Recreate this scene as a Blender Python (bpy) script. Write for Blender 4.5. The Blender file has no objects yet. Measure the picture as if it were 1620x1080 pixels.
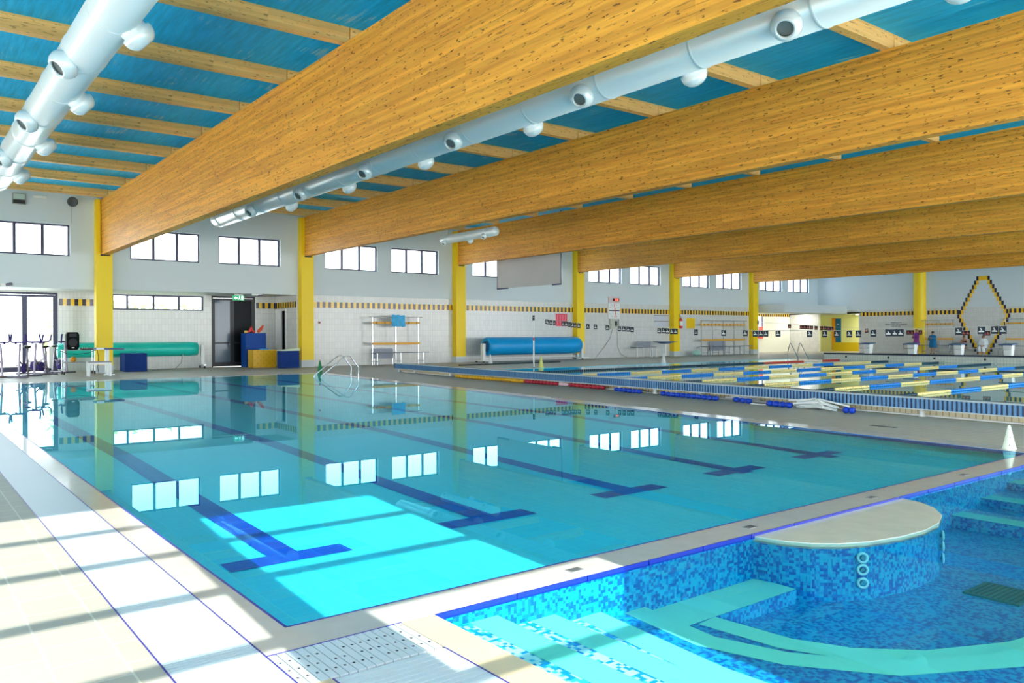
import bpy, math, random
from mathutils import Vector, Matrix
random.seed(7)
SC = bpy.context.scene
COL = SC.collection
PI = math.pi

# ---------------------------------------------------------------- camera, light, exposure
YAW, ROLL, FPX, SHY = 0.6583, -0.004, 1277.0, -11.3
fwd = Vector((math.sin(YAW), math.cos(YAW), 0))
rgt = Vector((math.cos(YAW), -math.sin(YAW), 0))
upv = Vector((0, 0, 1))
r2 = rgt * math.cos(ROLL) + upv * math.sin(ROLL)
u2 = upv * math.cos(ROLL) - rgt * math.sin(ROLL)
cam_data = bpy.data.cameras.new('camera')
cam_data.sensor_width = 36.0
cam_data.lens = FPX / 1620 * 36
cam_data.shift_y = SHY / 1620
cam_data.clip_start, cam_data.clip_end = 0.05, 800
cam = bpy.data.objects.new('camera', cam_data)
COL.objects.link(cam)
cam.matrix_world = Matrix(((r2.x, u2.x, -fwd.x, 0), (r2.y, u2.y, -fwd.y, 0), (r2.z, u2.z, -fwd.z, 1.57), (0, 0, 0, 1)))
SC.camera = cam

world = bpy.data.worlds.new('sky')
SC.world = world
world.use_nodes = True
bg = world.node_tree.nodes['Background']
bg.inputs['Color'].default_value = (0.92, 0.97, 1.0, 1)
bg.inputs['Strength'].default_value = 3.7

SUN_EL, SUN_DX = math.atan(0.6), 0.05
sd = Vector((SUN_DX, 1, -0.6 * math.sqrt(1 + SUN_DX ** 2))).normalized()
sun_data = bpy.data.lights.new('sun', 'SUN')
sun_data.energy = 5.9
sun_data.angle = math.radians(0.25)
sun_data.color = (1.0, 0.94, 0.83)
sun = bpy.data.objects.new('sun', sun_data)
COL.objects.link(sun)
sun.rotation_euler = sd.to_track_quat('-Z', 'Y').to_euler()
sun.location = (0, -30, 30)

SC.view_settings.view_transform = 'Standard'
SC.view_settings.look = 'None'
SC.view_settings.gamma = 1
SC.view_settings.use_curve_mapping = False
SC.view_settings.exposure = 1.13
SC.cycles.use_denoising = True
SC.cycles.max_bounces = 10
SC.cycles.diffuse_bounces = 6
SC.cycles.transparent_max_bounces = 24
SC.cycles.sample_clamp_indirect = 8

# ---------------------------------------------------------------- helpers
def lin(c):
    def f(v):
        v /= 255.0
        return v / 12.92 if v <= 0.04045 else ((v + 0.055) / 1.055) ** 2.4
    return (f(c[0]), f(c[1]), f(c[2]), 1.0)

def N(nt, t, **kw):
    n = nt.nodes.new(t)
    for k, v in kw.items():
        if k in n.inputs: n.inputs[k].default_value = v
        else: setattr(n, k, v)
    return n

MATS = {}
def mat(name, rgb, rough=0.5, metal=0.0, emit=0.0, spec=None, vary=0.0, vscale=3.0, coat=0.0):
    if name in MATS: return MATS[name]
    m = bpy.data.materials.new(name); m.use_nodes = True
    nt = m.node_tree; b = nt.nodes['Principled BSDF']
    b.inputs['Base Color'].default_value = lin(rgb)
    b.inputs['Roughness'].default_value = rough
    b.inputs['Metallic'].default_value = metal
    if spec is not None: b.inputs['Specular IOR Level'].default_value = spec
    if coat: b.inputs['Coat Weight'].default_value = coat; b.inputs['Coat Roughness'].default_value = 0.03
    if emit:
        b.inputs['Emission Color'].default_value = lin(rgb); b.inputs['Emission Strength'].default_value = emit
    if vary:
        tc = N(nt, 'ShaderNodeTexCoord'); no = N(nt, 'ShaderNodeTexNoise', Scale=vscale, Detail=4.0)
        nt.links.new(tc.outputs['Object'], no.inputs['Vector'])
        mp = N(nt, 'ShaderNodeMapRange'); mp.inputs[1].default_value = 0.25; mp.inputs[2].default_value = 0.75
        mp.inputs[3].default_value = 1 - vary; mp.inputs[4].default_value = 1 + vary
        nt.links.new(no.outputs[0], mp.inputs[0])
        hs = N(nt, 'ShaderNodeHueSaturation'); hs.inputs['Color'].default_value = lin(rgb)
        nt.links.new(mp.outputs[0], hs.inputs['Value']); nt.links.new(hs.outputs[0], b.inputs['Base Color'])
    MATS[name] = m
    return m

def ramp(nt, src, stops):
    r = N(nt, 'ShaderNodeValToRGB')
    e = r.color_ramp.elements
    while len(e) < len(stops): e.new(0.5)
    for el, (p, c) in zip(e, stops):
        el.position = p; el.color = c if len(c) == 4 else (*c, 1)
    nt.links.new(src, r.inputs[0])
    return r.outputs[0]

def mixc(nt, fac, a, b, mode='MIX'):
    n = nt.nodes.new('ShaderNodeMix'); n.data_type = 'RGBA'; n.blend_type = mode
    for i, v in ((0, fac), (6, a), (7, b)):
        if hasattr(v, 'links') or isinstance(v, bpy.types.NodeSocket): nt.links.new(v, n.inputs[i])
        else: n.inputs[i].default_value = v
    return n.outputs[2]

def coords(nt, scale=(1, 1, 1), loc=(0, 0, 0), rot=(0, 0, 0)):
    tc = N(nt, 'ShaderNodeTexCoord'); mp = N(nt, 'ShaderNodeMapping')
    mp.inputs['Scale'].default_value = scale; mp.inputs['Location'].default_value = loc; mp.inputs['Rotation'].default_value = rot
    nt.links.new(tc.outputs['Object'], mp.inputs['Vector'])
    return mp.outputs[0]

def newmat(name):
    m = bpy.data.materials.new(name); m.use_nodes = True; MATS[name] = m
    return m, m.node_tree, m.node_tree.nodes['Principled BSDF']

def wood(name, axis, c0, c1, dark, lam=0.045, knots=0.6):
    """glue-laminated timber: laminations, long grain and short dark knots running along one axis"""
    m, nt, b = newmat(name)
    s = [9, 9, 9]; s[axis] = 0.35
    g = N(nt, 'ShaderNodeTexNoise', Scale=1.0, Detail=6.0, Roughness=0.65); nt.links.new(coords(nt, s), g.inputs['Vector'])
    col = ramp(nt, g.outputs[0], [(0.3, c0), (0.7, c1)])
    s2 = [0, 0, 1 / lam]; 
    w = N(nt, 'ShaderNodeTexWave', Scale=0.159 * 1, Distortion=0.15); w.wave_type = 'BANDS'; w.bands_direction = 'Z'; w.wave_profile = 'SAW'
    s3 = [0.02, 0.02, 2 * PI / lam / 0.9999]; s3[axis] = 0.02
    nt.links.new(coords(nt, (0.0, 0.0, 1 / lam)), w.inputs['Vector'])
    s4 = [2, 2, 1 / lam]; s4[axis] = 0.5
    wn = N(nt, 'ShaderNodeTexWhiteNoise', noise_dimensions='3D')
    sn = N(nt, 'ShaderNodeVectorMath', operation='FLOOR')
    s5 = [0.0, 0.0, 1 / lam]; s5[axis] = 0.22
    nt.links.new(coords(nt, s5), sn.inputs[0]); nt.links.new(sn.outputs[0], wn.inputs['Vector'])
    tone = ramp(nt, wn.outputs[0], [(0.0, (0.74, 0.74, 0.74)), (1.0, (1.12, 1.12, 1.12))])
    col = mixc(nt, 0.7, col, tone, 'MULTIPLY')
    s6 = [24, 24, 24]; s6[axis] = 6
    k = N(nt, 'ShaderNodeTexNoise', Scale=1.0, Detail=2.0); nt.links.new(coords(nt, s6), k.inputs['Vector'])
    kn = ramp(nt, k.outputs[0], [(0.635, (0, 0, 0)), (0.67, (1, 1, 1))])
    s7 = [40, 40, 40]; s7[axis] = 1.4
    k2 = N(nt, 'ShaderNodeTexNoise', Scale=1.0, Detail=2.0); nt.links.new(coords(nt, s7, (3, 5, 1)), k2.inputs['Vector'])
    kn2 = ramp(nt, k2.outputs[0], [(0.62, (0, 0, 0)), (0.70, (0.7, 0.7, 0.7))])
    kk = mixc(nt, 1.0, kn, kn2, 'ADD')
    kf = N(nt, 'ShaderNodeMath', operation='MULTIPLY'); kf.inputs[1].default_value = knots; kf.use_clamp = True
    nt.links.new(kk, kf.inputs[0])
    col = mixc(nt, kf.outputs[0], col, dark)
    nt.links.new(col, b.inputs['Base Color'])
    b.inputs['Roughness'].default_value = 0.5
    b.inputs['Specular IOR Level'].default_value = 0.3
    return m

def tilemat(name, c1, c2, grout, w, h, plane='xy', mortar=0.006, rough=0.25, offset=0.0, var=1.0, rot=0.0, spec=0.5):
    """rectangular tiles on a plane of the object's own coordinates"""
    m, nt, b = newmat(name)
    tc = N(nt, 'ShaderNodeTexCoord'); sx = N(nt, 'ShaderNodeSeparateXYZ'); cx = N(nt, 'ShaderNodeCombineXYZ')
    nt.links.new(tc.outputs['Object'], sx.inputs[0])
    nt.links.new(sx.outputs['xyz'.index(plane[0])], cx.inputs[0]); nt.links.new(sx.outputs['xyz'.index(plane[1])], cx.inputs[1])
    vec = cx.outputs[0]
    if rot:
        mp = N(nt, 'ShaderNodeMapping'); mp.inputs['Rotation'].default_value = (0, 0, rot); nt.links.new(vec, mp.inputs[0]); vec = mp.outputs[0]
    br = N(nt, 'ShaderNodeTexBrick', Scale=1.0); br.offset = offset; br.squash = 1.0
    br.inputs['Mortar Size'].default_value = mortar; br.inputs['Mortar Smooth'].default_value = 0.1
    br.inputs['Brick Width'].default_value = w; br.inputs['Row Height'].default_value = h
    br.inputs['Color1'].default_value = lin(c1); br.inputs['Color2'].default_value = lin(c2); br.inputs['Mortar'].default_value = lin(grout)
    nt.links.new(vec, br.inputs['Vector'])
    nt.links.new(br.outputs[0], b.inputs['Base Color'])
    b.inputs['Roughness'].default_value = rough; b.inputs['Specular IOR Level'].default_value = spec
    return m

def mosaic(name, stops, size, plane='xyz', rough=0.3):
    """small square mosaic with a random colour for each piece"""
    m, nt, b = newmat(name)
    sn = N(nt, 'ShaderNodeVectorMath', operation='FLOOR'); nt.links.new(coords(nt, (1 / size, 1 / size, 1 / size), (0.37, 0.37, 0.37)), sn.inputs[0])
    wn = N(nt, 'ShaderNodeTexWhiteNoise', noise_dimensions='3D'); nt.links.new(sn.outputs[0], wn.inputs['Vector'])
    n2 = N(nt, 'ShaderNodeTexNoise', Scale=0.35, Detail=1.0); nt.links.new(sn.outputs[0], n2.inputs['Vector'])
    ad = N(nt, 'ShaderNodeMath', operation='ADD'); nt.links.new(wn.outputs[0], ad.inputs[0]); nt.links.new(n2.outputs[0], ad.inputs[1])
    hv = N(nt, 'ShaderNodeMath', operation='MULTIPLY'); hv.inputs[1].default_value = 0.5; nt.links.new(ad.outputs[0], hv.inputs[0])
    r = N(nt, 'ShaderNodeValToRGB'); r.color_ramp.interpolation = 'CONSTANT'
    e = r.color_ramp.elements
    while len(e) < len(stops): e.new(0.5)
    for el, (p, c) in zip(e, stops): el.position = p; el.color = lin(c)
    nt.links.new(hv.outputs[0], r.inputs[0]); nt.links.new(r.outputs[0], b.inputs['Base Color'])
    b.inputs['Roughness'].default_value = rough
    return m

def water(name, tint, f0=0.02, gc=(1, 1, 1, 1)):
    m = bpy.data.materials.new(name); m.use_nodes = True; MATS[name] = m
    nt = m.node_tree; nt.nodes.clear()
    out = N(nt, 'ShaderNodeOutputMaterial'); mx = N(nt, 'ShaderNodeMixShader')
    ge = N(nt, 'ShaderNodeNewGeometry'); dp = N(nt, 'ShaderNodeVectorMath', operation='DOT_PRODUCT')
    nt.links.new(ge.outputs['Incoming'], dp.inputs[0]); nt.links.new(ge.outputs['Normal'], dp.inputs[1])
    def M(op, a, b=None):
        n = N(nt, 'ShaderNodeMath', operation=op); n.use_clamp = False
        for i, v in enumerate((a, b)):
            if v is None: continue
            if isinstance(v, (int, float)): n.inputs[i].default_value = v
            else: nt.links.new(v, n.inputs[i])
        return n.outputs[0]
    ab = M('ABSOLUTE', dp.outputs['Value']); om = M('SUBTRACT', 1.0, ab); pw = M('POWER', om, 5.6)
    fac = M('ADD', M('MULTIPLY', pw, 1 - f0), f0)
    tr = N(nt, 'ShaderNodeBsdfTransparent'); gl = N(nt, 'ShaderNodeBsdfGlossy')
    tr.inputs['Color'].default_value = tint; gl.inputs['Roughness'].default_value = 0.0; nt.links.new(mixc(nt, M('POWER', om, 9.0), (*gc[:3], 1), (1, 1, 1, 1)), gl.inputs['Color'])
    nt.links.new(fac, mx.inputs[0]); nt.links.new(tr.outputs[0], mx.inputs[1]); nt.links.new(gl.outputs[0], mx.inputs[2])
    nt.links.new(mx.outputs[0], out.inputs[0])
    return m

def glass(name, tint=(0.93, 0.96, 0.97, 1)):
    m = water(name, tint)
    return m

class MB:
    def __init__(s): s.v = []; s.f = []; s.sm = []
    def add(s, vs, fs, smooth=False):
        b = len(s.v); s.v += [tuple(v) for v in vs]
        for f in fs: s.f.append(tuple(b + i for i in f)); s.sm.append(smooth)
        return s
    def box(s, x0, x1, y0, y1, z0, z1):
        vs = [(x, y, z) for z in (z0, z1) for y in (y0, y1) for x in (x0, x1)]
        return s.add(vs, [(0, 2, 3, 1), (4, 5, 7, 6), (0, 1, 5, 4), (1, 3, 7, 5), (3, 2, 6, 7), (2, 0, 4, 6)])
    def cbox(s, c, d): return s.box(c[0] - d[0] / 2, c[0] + d[0] / 2, c[1] - d[1] / 2, c[1] + d[1] / 2, c[2] - d[2] / 2, c[2] + d[2] / 2)
    def hexa(s, p): return s.add(p, [(0, 3, 2, 1), (4, 5, 6, 7), (0, 1, 5, 4), (1, 2, 6, 5), (2, 3, 7, 6), (3, 0, 4, 7)])
    def quad(s, a, b, c, d): return s.add([a, b, c, d], [(0, 1, 2, 3)])
    def prism(s, poly, ax, a, b):
        """extrude a 2-D outline along axis ax from a to b"""
        def P(u, v, w): return {0: (w, u, v), 1: (u, w, v), 2: (u, v, w)}[ax]
        n = len(poly)
        vs = [P(u, v, a) for u, v in poly] + [P(u, v, b) for u, v in poly]
        return s.add(vs, [tuple(range(n))[::-1], tuple(range(n, 2 * n))] + [(i, (i + 1) % n, n + (i + 1) % n, n + i) for i in range(n)])
    def cyl(s, p, q, r, n=12, r1=None, cap=True):
        p, q = Vector(p), Vector(q); r1 = r if r1 is None else r1
        d = (q - p).normalized(); a = d.orthogonal().normalized(); b = d.cross(a)
        vs = []
        for c, rr in ((p, r), (q, r1)):
            vs += [c + (a * math.cos(2 * PI * i / n) + b * math.sin(2 * PI * i / n)) * rr for i in range(n)]
        s.add(vs, [(i, (i + 1) % n, n + (i + 1) % n, n + i) for i in range(n)], True)
        if cap: s.add(vs, [tuple(range(n))[::-1], tuple(range(n, 2 * n))])
        return s
    def tube(s, pts, r, n=8, closed=False):
        pts = [Vector(p) for p in pts]; m = len(pts); rings = []
        prev = None
        for i, p in enumerate(pts):
            t = (pts[(i + 1) % m] if (closed or i < m - 1) else p) - (pts[i - 1] if (closed or i > 0) else p)
            t = t.normalized() if t.length > 1e-9 else Vector((0, 0, 1))
            a = t.orthogonal().normalized() if prev is None else (prev - t * prev.dot(t)).normalized()
            prev = a; b = t.cross(a); rr = r[i] if isinstance(r, (list, tuple)) else r
            rings.append([p + (a * math.cos(2 * PI * j / n) + b * math.sin(2 * PI * j / n)) * rr for j in range(n)])
        vs = [v for ring in rings for v in ring]; fs = []
        for i in range(m if closed else m - 1):
            k = (i + 1) % m
            fs += [(i * n + j, i * n + (j + 1) % n, k * n + (j + 1) % n, k * n + j) for j in range(n)]
        s.add(vs, fs, True)
        if not closed: s.add(rings[0], [tuple(range(n))[::-1]]); s.add(rings[-1], [tuple(range(n))])
        return s
    def lathe(s, prof, c=(0, 0, 0), n=20, ax=None):
        """prof: (radius, height) pairs round the direction ax"""
        c = Vector(c); d = Vector(ax or (0, 0, 1)).normalized(); a = d.orthogonal().normalized(); b = d.cross(a)
        m = len(prof)
        vs = [c + d * h + (a * math.cos(2 * PI * j / n) + b * math.sin(2 * PI * j / n)) * max(r, 1e-4) for r, h in prof for j in range(n)]
        s.add(vs, [(i * n + j, i * n + (j + 1) % n, (i + 1) * n + (j + 1) % n, (i + 1) * n + j) for i in range(m - 1) for j in range(n)], True)
        return s
    def ball(s, c, r, n=14, sz=(1, 1, 1)):
        m = n // 2 + 1
        vs = [(c[0] + r * sz[0] * math.sin(PI * i / m) * math.cos(2 * PI * j / n), c[1] + r * sz[1] * math.sin(PI * i / m) * math.sin(2 * PI * j / n), c[2] + r * sz[2] * math.cos(PI * i / m)) for i in range(m + 1) for j in range(n)]
        return s.add(vs, [(i * n + j, (i + 1) * n + j, (i + 1) * n + (j + 1) % n, i * n + (j + 1) % n) for i in range(m) for j in range(n)], True)
    def build(s, name, m, parent=None, bevel=0.0):
        me = bpy.data.meshes.new(name); me.from_pydata(s.v, [], s.f); me.update()
        me.polygons.foreach_set('use_smooth', s.sm)
        me.materials.append(m)
        o = bpy.data.objects.new(name, me); COL.objects.link(o)
        if parent: o.parent = parent
        if bevel:
            md = o.modifiers.new('bevel', 'BEVEL'); md.width = bevel; md.segments = 2; md.limit_method = 'ANGLE'
        return o

def tag(o, label=None, cat=None, group=None, kind=None):
    if label: o['label'] = label
    if cat: o['category'] = cat
    if group: o['group'] = group
    if kind: o['kind'] = kind
    return o

def thing(name, label, cat, loc=(0, 0, 0), rz=0.0, group=None):
    o = bpy.data.objects.new(name, None); COL.objects.link(o)
    o.empty_display_size = 0.2; o.location = loc; o.rotation_euler = (0, 0, rz)
    return tag(o, label, cat, group)

def copy_thing(root, loc, rz=None, label=None):
    def cp(o, par):
        c = o.copy(); COL.objects.link(c)
        if par: c.parent = par
        for ch in o.children: cp(ch, c)
        return c
    c = cp(root, None); c.location = loc
    if rz is not None: c.rotation_euler = (0, 0, rz)
    if label: c['label'] = label
    return c

def struct(o, label=None, cat=None): return tag(o, label, cat, kind='structure')

def wall_cells(mb, ax, pos, thick, u0, u1, z0, z1, holes):
    """a wall slab with rectangular openings; ax = 'x' runs along x at y = pos, ax = 'y' runs along y at x = pos"""
    us = sorted({u0, u1, *[h[0] for h in holes], *[h[1] for h in holes]})
    for a, b in zip(us, us[1:]):
        if b <= u0 or a >= u1: continue
        zs = [z0]
        for h in sorted([h for h in holes if h[0] <= a and h[1] >= b], key=lambda h: h[2]): zs += [h[2], h[3]]
        zs.append(z1)
        for c, d in zip(zs[::2], zs[1::2]):
            if d - c < 1e-4: continue
            if ax == 'x': mb.box(a, b, pos, pos + thick, c, d)
            else: mb.box(pos, pos + thick, a, b, c, d)
    return mb

ORD = ['first', 'second', 'third', 'fourth', 'fifth', 'sixth', 'seventh', 'eighth', 'ninth', 'tenth', 'eleventh', 'twelfth', 'thirteenth', 'fourteenth', 'fifteenth', 'sixteenth', 'seventeenth', 'eighteenth', 'nineteenth', 'twentieth']
NUM = ['one', 'two', 'three', 'four', 'five', 'six', 'seven']

# ---------------------------------------------------------------- materials
M_UP = mat('wall_paint', (214, 224, 228), 0.6)
M_SOF = mat('soffit_paint', (205, 212, 214), 0.6)
M_TILE = tilemat('wall_tile', (222, 222, 218), (214, 214, 211), (196, 197, 196), 0.15, 0.3, 'xz', 0.006, 0.18)
M_TILEY = tilemat('wall_tile_side', (222, 222, 218), (214, 214, 211), (196, 197, 196), 0.15, 0.3, 'yz', 0.006, 0.18)
M_BEAM = wood('glulam_timber', 1, (0.68, 0.26, 0.03, 1), (0.98, 0.46, 0.055, 1), (0.10, 0.04, 0.008, 1), 0.045, 0.85)
M_PURL = wood('purlin_timber', 0, (0.82, 0.42, 0.12, 1), (1.0, 0.62, 0.22, 1), (0.20, 0.09, 0.02, 1), 0.09, 0.6)
M_COLM = mat('yellow_paint', (255, 216, 0), 0.45)
M_FRAME = mat('dark_window_frame', (62, 62, 92), 0.4)
M_GLASS = glass('window_glass')
M_DECK = tilemat('deck_tile', (184, 176, 162), (178, 170, 156), (206, 200, 186), 0.30, 0.30, 'yx', 0.006, 0.5, 0.5)
M_COPE = mat('coping_tile', (196, 192, 186), 0.12, vary=0.05, vscale=6, spec=0.6)
M_POOL = tilemat('pool_tile', (66, 224, 252), (62, 221, 250), (90, 234, 252), 0.25, 0.125, 'xy', 0.004, 0.4)
M_LANE = tilemat('lane_tile', (0, 62, 190), (0, 56, 180), (40, 110, 214), 0.25, 0.25, 'xy', 0.004, 0.4)
M_EDGE = mat('blue_edge_tile', (6, 34, 160), 0.35)
M_GRATE = mat('white_grate', (200, 210, 216), 0.35)
M_DARK = mat('dark_gap', (40, 48, 60), 0.8)
M_WATER = water('pool_water', (0.7, 1.0, 1.0, 1), 0.010, (0.08, 0.72, 0.95, 1))
M_WATERK = water('mosaic_pool_water', (0.75, 0.98, 0.99, 1), 0.010, (0.05, 0.6, 0.95, 1))
M_WATERF = water('far_pool_water', (0.6, 0.97, 1.0, 1), 0.02, (0.8, 0.95, 1.0, 1))
M_MOS = mosaic('blue_mosaic', [(0.0, (0, 88, 168)), (0.38, (0, 112, 184)), (0.46, (0, 142, 198)), (0.56, (14, 160, 202))], 0.022)
M_MOSL = mosaic('pale_mosaic', [(0.0, (20, 150, 225)), (0.40, (70, 200, 232)), (0.50, (210, 244, 244))], 0.026)
M_TREAD = mat('tread_tile', (132, 230, 208), 0.4)
M_STONE = mat('pale_stone', (220, 212, 192), 0.2, vary=0.08, vscale=4, spec=0.5)
M_BEIGE = mat('beige_stone', (214, 194, 160), 0.35, vary=0.06, vscale=3)
M_WHITE = mat('white_plastic', (236, 238, 236), 0.35)
M_STEEL = mat('stainless_steel', (205, 208, 212), 0.18, 1.0)
M_DUCT = mat('white_duct_metal', (236, 246, 250), 0.28, 0.15, spec=0.6)
M_BLACK = mat('black_plastic', (22, 24, 28), 0.4)
M_NAVY = mat('navy_strip', (24, 34, 62), 0.5)
M_BLUEP = mat('blue_plastic', (12, 70, 190), 0.35)
M_YELP = mat('yellow_plastic', (240, 190, 20), 0.4)
M_REDP = mat('red_plastic', (220, 40, 40), 0.4)

# ceiling panels: worn turquoise paint with pale brushed scuffs
m_, nt_, b_ = newmat('turquoise_roof_panel')
a_ = N(nt_, 'ShaderNodeTexNoise', Scale=1.0, Detail=8.0, Roughness=0.7); nt_.links.new(coords(nt_, (14, 1.1, 1)), a_.inputs['Vector'])
c_ = ramp(nt_, a_.outputs[0], [(0.3, (0.0, 0.31, 0.56)), (0.52, (0.0, 0.46, 0.80)), (0.72, (0.03, 0.57, 0.90))])
d_ = N(nt_, 'ShaderNodeTexNoise', Scale=0.9, Detail=3.0); nt_.links.new(coords(nt_, (1, 1, 1), (4, 2, 0)), d_.inputs['Vector'])
e_ = N(nt_, 'ShaderNodeMath', operation='MULTIPLY'); nt_.links.new(a_.outputs[0], e_.inputs[0]); nt_.links.new(d_.outputs[0], e_.inputs[1])
f_ = ramp(nt_, e_.outputs[0], [(0.34, (0, 0, 0)), (0.42, (1, 1, 1))])
nt_.links.new(mixc(nt_, f_, c_, (0.30, 0.55, 0.62, 1)), b_.inputs['Base Color']); b_.inputs['Roughness'].default_value = 0.7
M_ROOF = m_

# ---------------------------------------------------------------- hall shell
YW, YB, XB, ZR = 38.0, 40.7, 62.0, 7.7           # column wall, recessed wall, far end wall, roof underside
BX = [7.16 + 9.06 * k for k in range(6)]          # glulam beams
CX = [6.95 + 9.1 * k for k in range(6)]           # yellow columns
ZS = 3.56                                         # soffit over the recess

WIN = []
for k in range(-1, 6):
    for d in (1.42, 5.22):
        a = CX[0] + 9.1 * k + d
        WIN.append((a, a + 2.97, 4.9, 6.22))
up = wall_cells(MB(), 'x', YW, 0.3, -8, XB + 0.3, ZS, ZR + 0.05, WIN)
struct(up.build('wall_back_upper', M_UP))
DOORG = (1.2, 5.98, 0.0, 3.5); LOWW = (8.2, 12.3, 2.78, 3.5); DOORD = (12.68, 14.88, 0.0, 3.54)
struct(wall_cells(MB(), 'x', YB, 0.25, -8, 16.2, 0, ZS, [DOORG, LOWW, DOORD]).build('wall_back_recess', M_TILE))
struct(MB().box(-8, 15.95, YW + 0.3, YB, ZS - 0.001, ZS + 0.12).build('ceiling_soffit', M_SOF))
RD = (39.25, 40.6, 0.0, 2.9)
struct(wall_cells(MB(), 'y', 15.95, 0.2, YW + 0.3, YB, 0, ZS, [RD]).build('wall_recess_side', M_TILEY))
struct(MB().box(15.95, 53.2, YW, YW + 0.3, 0, ZS).build('wall_back_lower', M_TILE))
# recess beside the far corner
struct(wall_cells(MB(), 'x', YB, 0.25, 53.2, 66, 0, ZS, [(55.6, 58.2, 1.75, 3.05)]).build('wall_corner_recess', mat('cream_wall', (244, 244, 226), 0.5)))
struct(MB().box(53.2, 53.4, YW + 0.3, YB, 0, ZS).build('wall_corner_return', M_TILEY))
struct(MB().box(53.3, 62.6, 35.4, YW + 0.02, 3.15, 3.78).build('ceiling_bulkhead_box', M_UP))
struct(MB().box(53.2, 68, YW, YB + 0.2, ZS - 0.1, ZS).build('ceiling_corner_recess', M_UP))
# far end wall with the passage opening
wb = wall_cells(MB(), 'y', XB, 0.3, -3, YB, 0, ZR, [(34.3, 37.98, 0, 3.15)])
struct(wb.build('wall_far', M_TILEY))
struct(MB().box(XB + 0.005 - 0.02, XB, -3, YW, 3.4, ZR).build('wall_far_upper', M_UP))
# roof
struct(MB().box(-8, XB + 0.3, -3.3, YW + 0.3, ZR, ZR + 0.15).build('ceiling', M_ROOF))

# ---------------------------------------------------------------- floors
PR0, PR1 = (11.72, 4.17), (14.0, 31.3)           # right edge of the main pool
fl = MB()
Z0 = -0.6
def slab(mb, pts, top=0.0, bot=None):
    bot = top - 0.12 if bot is None else bot
    n = len(pts)
    vs = [(x, y, top) for x, y in pts] + [(x, y, bot) for x, y in pts]
    mb.add(vs, [tuple(range(n)), tuple(range(n, 2 * n))[::-1]] + [(i, n + i, n + (i + 1) % n, (i + 1) % n) for i in range(n)])
slab(fl, [(-8, -3), (1.02, -3), (1.02, 31.3), (-8, 31.3)])                     # left deck
slab(fl, [(-8, 31.3), (XB + 4, 31.3), (XB + 4, YB + 0.3), (-8, YB + 0.3)])      # deck along the column wall
slab(fl, [PR0, (12.3, 4.17), (18.2, 31.3), PR1])                              # deck between the pools
slab(fl, [(11.9, 4.17), (16.0, 4.17), (18.4, 31.3), (14.4, 31.3)], -0.001)
slab(fl, [(17.0, 28.8), (45, 28.8), (45, 31.3), (17.0, 31.3)], -0.0005)
slab(fl, [(45, 2.0), (XB + 4, 2.0), (XB + 4, 31.3), (45, 31.3)])
struct(fl.build('floor', M_DECK))
# tan floor beyond everything, and the kerb strips
cop = MB()
slab(cop, [(1.46, 3.86), (1.68, 4.17), (1.68, 31.3), (1.46, 31.3)], 0.002)
slab(cop, [(1.46, 3.86), (PR0[0] + 0.3, 3.86), (PR0[0], 4.17), (1.68, 4.17)], 0.002)
slab(cop, [PR0, (PR0[0] + 0.42, 3.86), (PR1[0] + 0.42, 31.3), PR1], 0.002)
slab(cop, [(1.46, 31.2), (PR1[0], 31.2), (PR1[0] + 0.42, 31.6), (1.46, 31.6)], 0.002)
slab(cop, [(PR0[0], -3), (14.6, -3), (16, 4.17), (PR0[0], 4.17)], 0.0015)
struct(cop.build('floor_pool_coping', M_COPE))
# pool shells
def pool_floor_z(y): return -0.2 if y < 6.5 else (-0.2 + (y - 6.5) * 0.14 / 5.5 if y < 12 else -0.06 + min(1, (y - 12) / 8) * 0.03)
ys = [4.17, 5.3, 6.5, 7.5, 8.6, 9.7, 10.8, 12, 14, 17, 20, 25, 31.25]
def rx(y): return PR0[0] + (PR1[0] - PR0[0]) * (y - PR0[1]) / (PR1[1] - PR0[1])
pf = MB()
pf.add([p for y in ys for p in ((1.66, y, pool_floor_z(y)), (rx(y), y, pool_floor_z(y)))], [(2 * i, 2 * i + 1, 2 * i + 3, 2 * i + 2) for i in range(len(ys) - 1)])
struct(pf.build('floor_main_pool', M_POOL))
pw = MB()
for a, b in (((1.67, 4.16), (1.67, 31.3)), ((1.67, 4.165), (rx(4.17), 4.165)), ((1.67, 31.25), (rx(31.25), 31.25))):
    pw.quad((*a, -0.3), (*b, -0.3), (*b, 0.0), (*a, 0.0))
for y0, y1 in zip(ys, ys[1:]): pw.quad((rx(y0), y0, -0.3), (rx(y1), y1, -0.3), (rx(y1), y1, 0.0), (rx(y0), y0, 0.0))
struct(pw.build('wall_main_pool', tilemat('pool_wall_tile', (60, 205, 214), (52, 198, 208), (80, 215, 222), 0.25, 0.05, 'yz', 0.004, 0.4)))
ed = MB()
ed.box(1.672, 1.70, 4.17, 31.25, -0.05, 0.0); ed.box(1.69, rx(4.2) , 4.17, 4.195, -0.05, 0.0)
for y0, y1 in zip(ys, ys[1:]): ed.hexa([(rx(y0) - 0.015, y0, -0.05), (rx(y0) - 0.001, y0, -0.05), (rx(y1) - 0.001, y1, -0.05), (rx(y1) - 0.015, y1, -0.05), (rx(y0) - 0.015, y0, -0.002), (rx(y0) - 0.001, y0, -0.002), (rx(y1) - 0.001, y1, -0.002), (rx(y1) - 0.015, y1, -0.002)])
struct(ed.build('trim_main_pool_edge', M_EDGE))
wt = MB(); wt.add([(1.702, 4.197, -0.004), (rx(4.2) - 0.016, 4.197, -0.004), (rx(31.24) - 0.016, 31.24, -0.004), (1.702, 31.24, -0.004)], [(0, 1, 2, 3)])
tag(wt.build('pool_water', M_WATER), 'clear turquoise water filling the long pool with dark lane lines', 'water', kind='stuff')
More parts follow.
